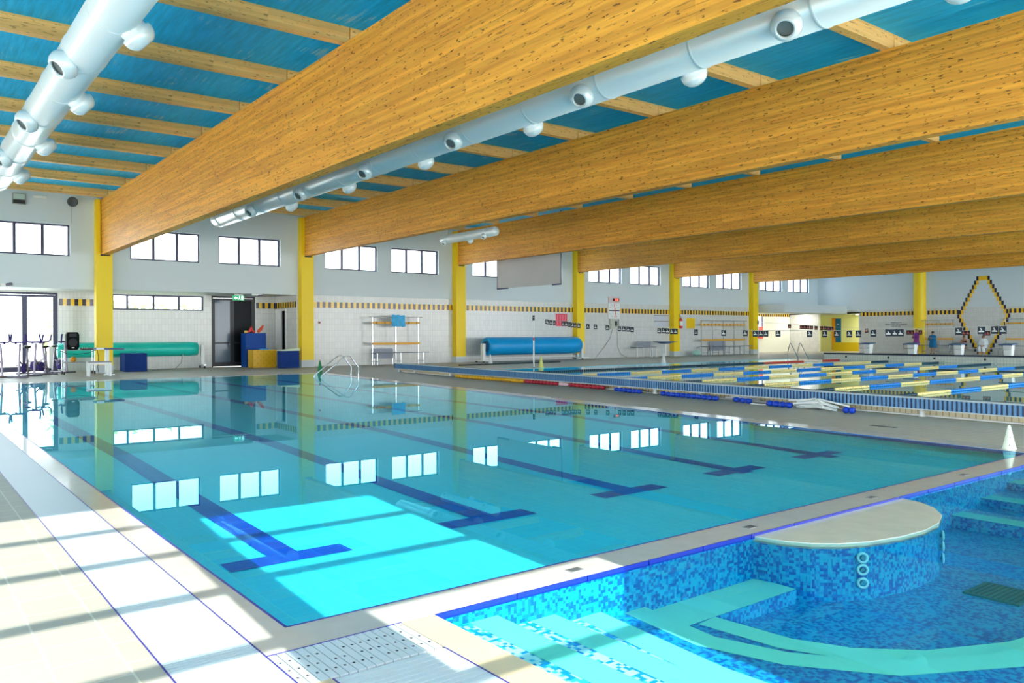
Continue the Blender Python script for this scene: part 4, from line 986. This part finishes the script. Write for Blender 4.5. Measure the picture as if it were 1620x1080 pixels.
for y in (-1.4, 0, 1.35):
    for x in (-0.16, 0.16): MB().box(x - 0.02, x + 0.02, y - 0.02, y + 0.02, 0, 0.40).build('leg', M_STEEL, t)
t = thing('towel', 'light blue towel hanging over the first changing bench', 'towel', (21.25, 37.36, 0))
MB().prism([(-0.40, 2.62), (-0.3, 2.64), (-0.2, 2.60), (0.0, 2.63), (0.12, 2.58), (0.38, 2.61), (0.42, 2.0), (0.22, 1.97), (0.2, 2.04), (0.14, 2.0), (-0.38, 2.0)], 1, -0.16, -0.09).build('cloth', mat('towel_blue', (80, 184, 240), 0.8, vary=0.15, vscale=5), t, 0.02)
t = thing('panel', 'grey panel leaning behind the first changing bench', 'panel', (20.65, 37.8, 0)); MB().box(-0.6, 0.55, -0.06, 0.0, 0.33, 0.85).build('board', mat('panel_grey', (150, 158, 176), 0.5), t)
MB().box(-0.6, -0.55, -0.06, 0.0, 0, 0.33).build('leg', M_STEEL, t); MB().box(0.5, 0.55, -0.06, 0.0, 0, 0.33).build('leg', M_STEEL, t)
t = thing('panel', 'grey slatted panel standing behind the long changing bench', 'panel', (48.4, 37.85, 0)); MB().box(-0.9, 0.9, -0.06, 0.0, 0.3, 1.0).build('board', mat('panel_grey', (150, 158, 176), 0.5), t)
MB().box(-0.85, -0.8, -0.06, 0.0, 0, 0.3).build('leg', M_STEEL, t); MB().box(0.8, 0.85, -0.06, 0.0, 0, 0.3).build('leg', M_STEEL, t)

# big blue cover roll
t = thing('cover_roll', 'large bright blue pool cover rolled on a long trolley before the tiled wall', 'pool cover', (30.05, 36.7, 0))
M_CB = mat('cover_blue', (0, 158, 226), 0.4, vary=0.05, vscale=0.6)
MB().lathe([(0.0, -3.50), (0.36, -3.50), (0.40, -3.53), (0.50, -3.5), (0.505, -3.0), (0.505, 3.1), (0.45, 3.42), (0.34, 3.5), (0.0, 3.5)], (0, 0, 0.90), 28, (1, 0, 0)).build('roll', M_CB, t)
MB().lathe([(0.12, -3.535), (0.30, -3.535), (0.30, -3.51), (0.12, -3.51)], (0, 0, 0.90), 20, (1, 0, 0)).build('end_ring', mat('cover_dark', (0, 92, 150), 0.5), t)
MB().cyl((-3.75, 0, 0.90), (3.75, 0, 0.90), 0.05, 10).build('axle', M_BLACK, t)
MB().box(-3.5, 3.5, -0.02, 0.02, 1.392, 1.41).build('strap', mat('cover_dark', (0, 92, 150), 0.5), t)
for s in (-1, 1):
    MB().box(s * 3.72 - 0.09, s * 3.72 + 0.09, -0.12, 0.12, 0.14, 1.06).build('end_post', M_WHITE, t)
    MB().box(s * 3.72 - 0.3, s * 3.72 + 0.3, -0.4, 0.4, 0.09, 0.16).build('end_foot', M_WHITE, t)
    for y in (-0.34, 0.34): MB().cyl((s * 3.72 - 0.2, y - 0.02, 0.06), (s * 3.72 - 0.2, y + 0.02, 0.06), 0.06, 10).build('wheel', M_BLACK, t)
MB().box(-3.5, 3.5, 0.30, 0.36, 0.2, 0.26).build('base_rail', M_WHITE, t)
o = MB().cyl((22.6, 33.6, 0.035), (29.6, 33.9, 0.035), 0.03, 8).build('cleaning_pole', M_BLACK); tag(o, 'long dark cleaning pole lying on the deck before the blue cover roll', 'pole')

# posters, clock, boards
def wall_panel(name, label, cat, x, z, w, h, m, y=YW):
    t = thing(name, label, cat, (x, y, z)); MB().box(-w / 2, w / 2, -0.012, -0.001, -h / 2, h / 2).build('sheet', m, t); return t
t = wall_panel('poster', 'pink red poster on the wall beside the fourth column', 'poster', 33.3, 2.46, 0.95, 0.78, mat('poster_pink', (240, 76, 104), 0.5))
g_ = MB()
for i in range(4): g_.box(-0.36 + i * 0.22, -0.31 + i * 0.22, -0.0135, -0.012, -0.3, 0.3)
g_.build('pale_stripes', mat('poster_pale', (250, 150, 160), 0.5), t)
wall_panel('poster', 'plain yellow poster on the wall right of the fifth column', 'poster', 45.6, 2.32, 0.92, 0.74, mat('poster_yellow', (248, 206, 0), 0.5))
t = thing('notice_board', 'white notice boards under thin rails left of the fifth column', 'notice board', (42.5, YW, 2.45))
for z in (0.38, -0.02):
    MB().box(-0.75, 0.7, -0.05, -0.001, z - 0.02, z + 0.02).build('rail', M_CHR, t); MB().box(-0.68, 0.62, -0.012, -0.001, z - 0.36, z - 0.04).build('sheet', mat('sheet_pale', (206, 210, 222), 0.5), t)
t = thing('pace_clock', 'white pace clock with red second hand and a digital display above it', 'clock', (37.85, YW, 3.1))
MB().prism([(-0.52, -0.52), (0.52, -0.52), (0.56, 0.0), (0.52, 0.48), (-0.52, 0.48), (-0.56, 0.0)], 1, -0.08, -0.007).build('dial', M_WHITE, t)
MB().prism([(-0.03, 0.45), (0.02, 0.45), (0.20, -0.48), (0.14, -0.48)], 1, -0.095, -0.082).build('red_hand', M_REDP, t)
MB().box(-0.48, 0.48, -0.0925, -0.082, -0.03, 0.03).build('black_hand', M_BLACK, t)
m_ = MB()
for a in range(12): m_.box(0.44 * math.sin(a * PI / 6) - 0.02, 0.44 * math.sin(a * PI / 6) + 0.02, -0.0825, -0.08, 0.42 * math.cos(a * PI / 6) - 0.02, 0.42 * math.cos(a * PI / 6) + 0.02)
m_.build('dial_marks', mat('lettering_grey', (90, 92, 104), 0.5), t)
b_ = MB().box(-0.5, 0.5, -0.1, -0.001, 0.50, 0.92).build('display_case', mat('case_pinkish', (222, 206, 206), 0.5), t)
MB().box(-0.15, 0.42, -0.106, -0.1, 0.62, 0.82).build('display_screen', mat('display_dark', (60, 8, 12), 0.3), b_)
d_ = MB()
def seg7(x, z, w, h, on):
    q = {'a': (x, x + w, z + h, z + h + .02), 'g': (x, x + w, z + h / 2, z + h / 2 + .02), 'd': (x, x + w, z, z + .02), 'f': (x - .012, x + .008, z + h / 2, z + h), 'b': (x + w - .008, x + w + .012, z + h / 2, z + h), 'e': (x - .012, x + .008, z, z + h / 2), 'c': (x + w - .008, x + w + .012, z, z + h / 2)}
    for s in on: d_.box(q[s][0], q[s][1], -0.109, -0.106, q[s][2], q[s][3])
seg7(0.08, 0.655, 0.07, 0.11, 'abgedc'); seg7(0.24, 0.655, 0.07, 0.11, 'abcdefg')
d_.build('digits', mat('digit_red', (255, 90, 70), 0.4, emit=2.5), b_)
t = thing('junction_box', 'grey electrical box under the pace clock', 'electrical box', (37.85, YW, 2.22))
MB().box(-0.42, 0.25, -0.14, -0.001, -0.33, 0.33).build('case', mat('case_grey', (196, 198, 186), 0.5), t); MB().box(0.25, 0.42, -0.1, -0.001, -0.2, 0.33).build('side_case', mat('case_mid', (130, 134, 136), 0.5), t); MB().box(-0.02, 0.2, -0.15, -0.14, -0.16, 0.2).build('dark_door', M_BLACK, t)
o = MB().tube([(37.7, 37.96, 1.87), (37.5, 37.95, 1.3), (36.9, 37.9, 0.7), (36.2, 37.75, 0.25), (35.6, 37.4, 0.02)], 0.016, 6).build('cable', mat('lamp_grey', (150, 154, 152), 0.5)); tag(o, 'grey cable hanging from the electrical box to the floor on the left', 'cable')
o = MB().tube([(38.15, 37.98, 1.88), (38.2, 37.97, 0.7), (38.4, 37.9, 0.25), (38.9, 37.8, 0.02)], 0.016, 6).build('cable', mat('lamp_grey', (150, 154, 152), 0.5)); tag(o, 'grey cable dropping straight from the electrical box to the floor on the right', 'cable')
t = thing('fire_extinguisher', 'red fire extinguisher with a white label hung on the fifth column', 'fire extinguisher', (CX[4] + 0.60, YW - 0.42, 1.95))
MB().lathe([(0, 0.0), (0.10, 0.0), (0.12, 0.03), (0.12, 0.55), (0.09, 0.64), (0.04, 0.68), (0.04, 0.74), (0, 0.74)], (0, -0.10, 0), 14).build('cylinder', M_REDP, t)
MB().lathe([(0.122, 0.16), (0.122, 0.5)], (0, -0.10, 0), 14).build('white_label', M_WHITE, t)
MB().tube([(0, -0.10, 0.74), (-0.1, -0.10, 0.84), (-0.14, -0.10, 0.98)], 0.02, 6).build('valve', M_BLACK, t)
MB().box(-0.04, 0.04, -0.06, 0.02, 0.25, 0.35).build('bracket', M_BLACK, t)
t = thing('slat_chair', 'white framed bench with a slatted grey back left of the wall starting block', 'chair', (39.9, 37.3, 0))
for x in (-0.9, -0.3, 0.55, 0.95): MB().box(x - 0.03, x + 0.03, -0.32, -0.26, 0, 0.66).build('leg', M_WHITE, t)
for x in (-0.3, 0.95): MB().box(x - 0.025, x + 0.025, 0.2, 0.25, 0, 0.95).build('leg', M_WHITE, t)
MB().box(-0.95, 1.0, -0.35, 0.25, 0.66, 0.70).build('seat', mat('bench_grey', (120, 130, 140), 0.4), t)
s_ = MB()
for k in range(5): s_.box(-0.35, 0.98, 0.17, 0.2, 0.74 + k * 0.07, 0.79 + k * 0.07)
s_.build('slatted_back', mat('panel_grey', (150, 158, 176), 0.5), t)
t = thing('starting_block', 'single pedestal starting block parked against the wall by the fifth column', 'starting block', (41.4, 36.7, 0))
MB().prism([(-1.0, 1.06), (1.0, 1.06), (0.35, 0.96), (0.12, 0.9), (-0.12, 0.9), (-0.35, 0.96)], 1, -0.32, 0.32).build('platform', mat('block_blue_grey', (62, 92, 130), 0.5), t)
MB().cyl((0, 0, 0.06), (0, 0, 0.9), 0.09, 12).build('pedestal', M_WHITE, t)
for a in range(3): MB().cyl((0, 0, 0.06), (0.42 * math.cos(a * 2.1 - 1.57), 0.42 * math.sin(a * 2.1 - 1.57), 0.02), 0.02, 6).build('foot', M_BLACK, t)
t = thing('bag', 'small pale green bag under the left end of the long changing bench', 'bag', (45.3, 37.2, 0)); MB().ball((0, 0, 0.2), 0.3, 12, (1.4, 0.8, 0.66)).build('body', mat('bag_green', (170, 214, 200), 0.7), t)
t = thing('rescue_board', 'red rescue board hung on the pale wall behind the sixth column', 'rescue board', (57.45 - 0.2, YB - 0.02, 1.62))
MB().prism([(-0.75, -0.5), (0.66, -0.5), (0.75, -0.36), (0.62, -0.24), (0.62, 0.3), (0.75, 0.42), (0.66, 0.52), (-0.75, 0.46)], 1, -0.12, -0.02).build('board', mat('rescue_red', (244, 104, 92), 0.45), t, 0.02)
# hanging sheet behind the third beam
t = thing('projection_screen', 'large grey projection screen hanging below the third beam', 'screen', (26.3, 32.6, 4.05))
MB().box(-0.012, 0.012, -2.55, 2.7, 0.0, 2.9).build('sheet', mat('screen_grey', (196, 196, 198), 0.7, vary=0.03, vscale=1.0), t)
MB().box(-0.02, 0.02, 1.72, 2.7, -0.04, 0.03).build('bottom_bar', mat('bar_blue', (50, 60, 110), 0.5), t); MB().box(-0.02, 0.02, -2.55, -1.9, -0.04, 0.03).build('bottom_bar', mat('bar_blue', (50, 60, 110), 0.5), t)
for y in (-2.57, 2.71): MB().box(-0.015, 0.015, y - 0.02, y + 0.02, -0.03, 3.645).build('side_cord', mat('bar_blue', (50, 60, 110), 0.5), t)
# float lines and straps on the deck by the bulkhead
def deck_floats(label, segs, r=0.06, n=10, pitch=0.17):
    t = thing('float_line', label, 'float line', (segs[0][1][0], segs[0][1][1], 0), 0, 'float lines lying by the raised pool end')
    ox, oy = segs[0][1]
    for nm, a, b, m in segs:
        a3, b3 = Vector((a[0] - ox, a[1] - oy, r)), Vector((b[0] - ox, b[1] - oy, r)); d = b3 - a3; k = max(2, int(d.length / pitch))
        pr = []
        for i in range(k): q = d.length / k; pr += [(0.015, i * q), (r * 0.8, i * q + q * 0.12), (r, i * q + q * 0.5), (r * 0.8, i * q + q * 0.88), (0.015, i * q + q)]
        MB().lathe(pr, a3, n, d).build(nm, m, t)
    return t
M_FB = mat('float_deep_blue', (8, 62, 190), 0.35); M_FR = mat('float_crimson', (176, 20, 48), 0.4); M_FY = mat('float_gold', (236, 178, 10), 0.4)
deck_floats('yellow and red line of floats lying along the raised pool end', [('yellow_floats', (16.42, 24.6), (16.25, 20.4), M_FY), ('red_floats', (16.24, 20.35), (16.15, 18.6), M_FR), ('pale_floats', (16.15, 18.55), (16.13, 18.1), mat('float_pink', (226, 190, 196), 0.5)), ('red_floats', (16.12, 18.05), (15.98, 16.4), M_FR)])
deck_floats('short run of blue floats left of the white straps', [('blue_floats', (15.72, 15.75), (15.55, 14.6), M_FB)])
deck_floats('long run of blue floats in the middle of the raised pool end', [('blue_floats', (15.52, 13.9), (15.25, 11.9), M_FB)])
deck_floats('four blue floats between the two bundles of white straps', [('blue_floats', (15.35, 11.55), (15.2, 10.95), M_FB)])
deck_floats('five blue floats ending at the larger bundle of white straps', [('blue_floats', (15.05, 10.45), (14.92, 9.75), M_FB)], 0.065)
deck_floats('single blue float pair right of the larger bundle of straps', [('blue_floats', (14.82, 8.55), (14.8, 8.3), M_FB)], 0.065, pitch=0.13)
def straps(label, x, y, n, L):
    t = thing('strap_bundle', label, 'straps', (x, y, 0)); rr = random.Random(n)
    for i in range(n):
        a = rr.uniform(-0.9, 0.9); l = L * rr.uniform(0.5, 1)
        MB().tube([(0.25 * rr.uniform(-1, 1), l, 0.03 + 0.015 * i), (0.1 * a, 0.0, 0.05 + 0.02 * i), (0.3 * a, -l * 0.8, 0.025 + 0.008 * i)], 0.022, 6).build('strap', M_WHITE, t)
straps('smaller tangle of white straps on the deck by the raised pool end', 15.75, 11.5, 6, 0.6)
straps('larger bundle of white straps fanned over the deck by the raised pool end', 15.05, 9.25, 10, 0.7)
o = MB().tube([(15.1, 10.9, 0.02), (15.02, 10.6, 0.02), (15.0, 10.45, 0.03)], 0.015, 6).build('cord', M_WHITE); tag(o, 'thin white cord linking two runs of blue floats', 'cord')
t = thing('deck_drain', 'small dark slot drain in the deck near the right corner of the main pool', 'drain', (13.2, 6.9, 0.001)); MB().box(-0.05, 0.05, -0.22, 0.22, -0.002, 0.003).build('cover', mat('dark_grille', (70, 72, 76), 0.5), t)

# ---------------------------------------------------------------- people by the far wall
def person(label, loc, rz, J, hair, robe=None, extra=None, skin=(196, 140, 112), suit=None):
    """J: joint positions in metres facing -y; one continuous skinned body"""
    t = thing('person', label, 'person', loc, rz, 'people by the far pool wall')
    names = list(J); V = [J[n][0] for n in names]; R = [J[n][1] for n in names]
    E = [('pelvis', 'belly'), ('belly', 'chest'), ('chest', 'neck'), ('neck', 'head'), ('head', 'crown')]
    for s in 'LR': E += [('chest', 'sh' + s), ('sh' + s, 'el' + s), ('el' + s, 'wr' + s), ('wr' + s, 'pa' + s), ('pelvis', 'hip' + s), ('hip' + s, 'kn' + s), ('kn' + s, 'an' + s), ('an' + s, 'to' + s)]
    ix = {n: i for i, n in enumerate(names)}; EE = [(ix[a], ix[b]) for a, b in E]
    for s, sg in (('L', 1), ('R', -1)):
        w, p = Vector(J['wr' + s][0]), Vector(J['pa' + s][0]); d = (p - w).normalized(); sd_ = d.cross(Vector((0, -0.4, 1))).normalized()
        for k, (off, ln) in enumerate(((-0.03, 0.075), (-0.01, 0.085), (0.01, 0.08), (0.03, 0.065))):
            a = p + d * 0.03 + sd_ * off; b = a + d * ln * 0.6; c = b + (d * 0.6 + Vector((0, 0, -0.6))) * ln * 0.5
            i0 = len(V); V += [tuple(a), tuple(b), tuple(c)]; R += [0.0095, 0.009, 0.008]; EE += [(ix['pa' + s], i0), (i0, i0 + 1), (i0 + 1, i0 + 2)]
        a = w + d * 0.04 - sd_ * 0.045; b = a + d * 0.045 - sd_ * 0.02; i0 = len(V); V += [tuple(a), tuple(b)]; R += [0.011, 0.0095]; EE += [(ix['wr' + s], i0), (i0, i0 + 1)]
    me = bpy.data.meshes.new('body'); me.from_pydata(V, EE, []); o = bpy.data.objects.new('body', me); COL.objects.link(o); o.parent = t
    md = o.modifiers.new('skin', 'SKIN'); md.use_smooth_shade = True
    for v, r in zip(me.skin_vertices[0].data, R): v.radius = (r, r) if not isinstance(r, tuple) else r
    me.skin_vertices[0].data[ix['pelvis']].use_root = True
    sb = o.modifiers.new('sub', 'SUBSURF'); sb.levels = sb.render_levels = 1
    me.materials.append(mat('skin_%d' % skin[0], skin, 0.55))
    h = Vector(J['head'][0])
    MB().ball(h + Vector((0, 0.025, 0.045)), 0.098, 14, (0.95, 1.05, 1.05)).build('hair', mat('hair_%d' % hair[0], hair, 0.7), t)
    f = MB(); f.ball(h + Vector((-0.033, -0.088, 0.0)), 0.013, 8); f.ball(h + Vector((0.033, -0.088, 0.0)), 0.013, 8); f.build('eyes', M_BLACK, t)
    f = MB(); f.ball(h + Vector((0, -0.10, -0.03)), 0.017, 8, (0.8, 1, 1.4)); f.ball(h + Vector((0.09, 0, -0.01)), 0.025, 8, (0.5, 0.8, 1.2)); f.ball(h + Vector((-0.09, 0, -0.01)), 0.025, 8, (0.5, 0.8, 1.2)); f.build('nose_and_ears', mat('skin_%d' % skin[0], skin, 0.55), t)
    MB().ball(h + Vector((0, -0.083, -0.062)), 0.02, 8, (1.3, 0.6, 0.4)).build('mouth', mat('lips', (160, 80, 76), 0.5), t)
    if robe:
        col, rows, nm = robe; m = mat(nm, col, 0.85, vary=0.12, vscale=7)
        vs = []; n = 16
        for (cx, cy, cz, rx_, ry_) in rows: vs += [(cx + rx_ * math.cos(2 * PI * i / n) * (1 + 0.05 * math.sin(5 * 2 * PI * i / n)), cy + ry_ * math.sin(2 * PI * i / n) * (1 + 0.05 * math.sin(5 * 2 * PI * i / n)), cz) for i in range(n)]
        mb = MB().add(vs, [(k * n + i, k * n + (i + 1) % n, (k + 1) * n + (i + 1) % n, (k + 1) * n + i) for k in range(len(rows) - 1) for i in range(n)], True); mb.build('robe', m, t)
        for s in 'LR': MB().tube([J['sh' + s][0], J['el' + s][0], Vector(J['wr' + s][0]).lerp(Vector(J['el' + s][0]), 0.15)], [0.085, 0.085, 0.075], 10).build('sleeve', m, t)
    if extra: extra(t, J)
    return t
def joints(H, seated=False, arms='cross'):
    k = H / 1.75; J = {}
    if not seated:
        pz = 0.95 * k
        J.update(pelvis=((0, 0, pz), 0.13 * k), belly=((0, 0, 1.10 * k), 0.125 * k), chest=((0, 0, 1.32 * k), 0.14 * k), neck=((0, 0, 1.49 * k), 0.055 * k), head=((0, -0.02, 1.62 * k), 0.085 * k), crown=((0, -0.01, 1.70 * k), 0.07 * k))
        for s, g in (('L', 1), ('R', -1)):
            J.update({'hip' + s: ((g * 0.10 * k, 0, 0.90 * k), 0.09 * k), 'kn' + s: ((g * 0.11 * k, -0.02, 0.50 * k), 0.06 * k), 'an' + s: ((g * 0.11 * k, 0.02, 0.09 * k), 0.042 * k), 'to' + s: ((g * 0.12 * k, -0.14, 0.04), 0.04 * k)})
        cz = 1.32 * k; y0 = 0.0
    else:
        J.update(pelvis=((0, 0.05, 0.56), 0.14), belly=((0, 0.04, 0.72), 0.13), chest=((0, 0.0, 0.95), 0.14), neck=((0, -0.02, 1.11), 0.055), head=((0, -0.05, 1.23), 0.085), crown=((0, -0.04, 1.31), 0.07))
        for s, g in (('L', 1), ('R', -1)):
            J.update({'hip' + s: ((g * 0.10, 0.0, 0.54), 0.095), 'kn' + s: ((g * 0.13, -0.42, 0.50), 0.065), 'an' + s: ((g * 0.11, -0.40, 0.09), 0.043), 'to' + s: ((g * 0.12, -0.56, 0.04), 0.04)})
        cz = 0.95; y0 = 0.0; k = 1
    for s, g in (('L', 1), ('R', -1)):
        J['sh' + s] = ((g * 0.19 * k, y0, cz + 0.09 * k), 0.065 * k)
        if arms == 'cross': J.update({'el' + s: ((g * 0.24 * k, -0.10, cz - 0.18 * k), 0.05 * k), 'wr' + s: ((g * 0.02, -0.21 - 0.02 * g, cz - 0.10 * k + 0.04 * g), 0.036 * k), 'pa' + s: ((-g * 0.06, -0.20 - 0.02 * g, cz - 0.08 * k + 0.04 * g), 0.036 * k)})
        else: J.update({'el' + s: ((g * 0.25 * k, -0.04, cz - 0.20 * k), 0.05 * k), 'wr' + s: ((g * 0.09, -0.26, cz - 0.32 * k), 0.036 * k), 'pa' + s: ((g * 0.03, -0.32, cz - 0.34 * k), 0.036 * k)})
    return J
def shoes(col):
    def f(t, J):
        for s in 'LR': a = Vector(J['to' + s][0]); MB().ball(a + Vector((0, 0.06, 0.0)), 0.07, 10, (0.7, 1.6, 0.58)).build('sandal', mat('sandal_%d' % col[0], col, 0.6), t)
    return f
FX = -PI / 2
person('person standing in a purple robe with arms folded before the round yellow column', (60.35, 29.0, 0.0), FX - 0.5, joints(1.84, False, 'cross'), (150, 104, 62), ((140, 60, 146), [(0, 0, 1.60, 0.10, 0.09), (0, 0, 1.54, 0.21, 0.13), (0, 0, 1.30, 0.23, 0.17), (0, 0, 1.05, 0.20, 0.16), (0, 0, 0.85, 0.25, 0.19), (0, 0, 0.62, 0.29, 0.23)], 'robe_purple'), shoes((236, 236, 236)))
person('person standing in a blue robe with arms folded at the far wall bench', (60.4, 27.85, 0.0), FX, joints(1.66, False, 'cross'), (40, 34, 32), ((16, 110, 160), [(0, 0, 1.43, 0.10, 0.09), (0, 0, 1.38, 0.20, 0.13), (0, 0, 1.15, 0.25, 0.17), (0, 0, 0.95, 0.23, 0.17), (0, 0, 0.75, 0.26, 0.2), (0, 0, 0.48, 0.27, 0.22)], 'robe_blue'), shoes((40, 44, 52)))
def suit(t, J):
    vs = [(0.0, 0.03, 0.5, 0.17, 0.15), (0, 0.04, 0.62, 0.165, 0.15), (0, 0.02, 0.85, 0.165, 0.15), (0, 0.0, 1.0, 0.17, 0.15)]
    n = 14; v = [(x + a * math.cos(2 * PI * i / n), y + b * math.sin(2 * PI * i / n), z) for (x, y, z, a, b) in vs for i in range(n)]
    MB().add(v, [(k * n + i, k * n + (i + 1) % n, (k + 1) * n + (i + 1) % n, (k + 1) * n + i) for k in range(3) for i in range(n)], True).build('swimsuit', mat('swimsuit_dark', (58, 30, 30), 0.6), t)
person('person seated on the wall bench in a dark swimsuit with arms folded', (61.3, 26.05, 0.0), FX, joints(1.7, True, 'cross'), (120, 84, 60), None, suit)
def lap(t, J):
    m = mat('robe_white', (240, 242, 244), 0.85, vary=0.12, vscale=7)
    for s in 'LR': MB().tube([J['hip' + s][0], J['kn' + s][0], (J['kn' + s][0][0], J['kn' + s][0][1] + 0.01, 0.22)], [0.085, 0.10, 0.12], 10).build('robe_skirt', m, t)
person('person seated on the wall bench in a white robe below the tiled diamond', (61.3, 24.75, 0.0), FX, joints(1.7, True, 'lap'), (126, 96, 78), ((240, 242, 244), [(0, -0.01, 1.14, 0.10, 0.09), (0, 0, 1.08, 0.21, 0.14), (0, 0.0, 0.95, 0.22, 0.17), (0, 0.03, 0.72, 0.21, 0.18), (0, 0.03, 0.5, 0.22, 0.2)], 'robe_white'), lap)
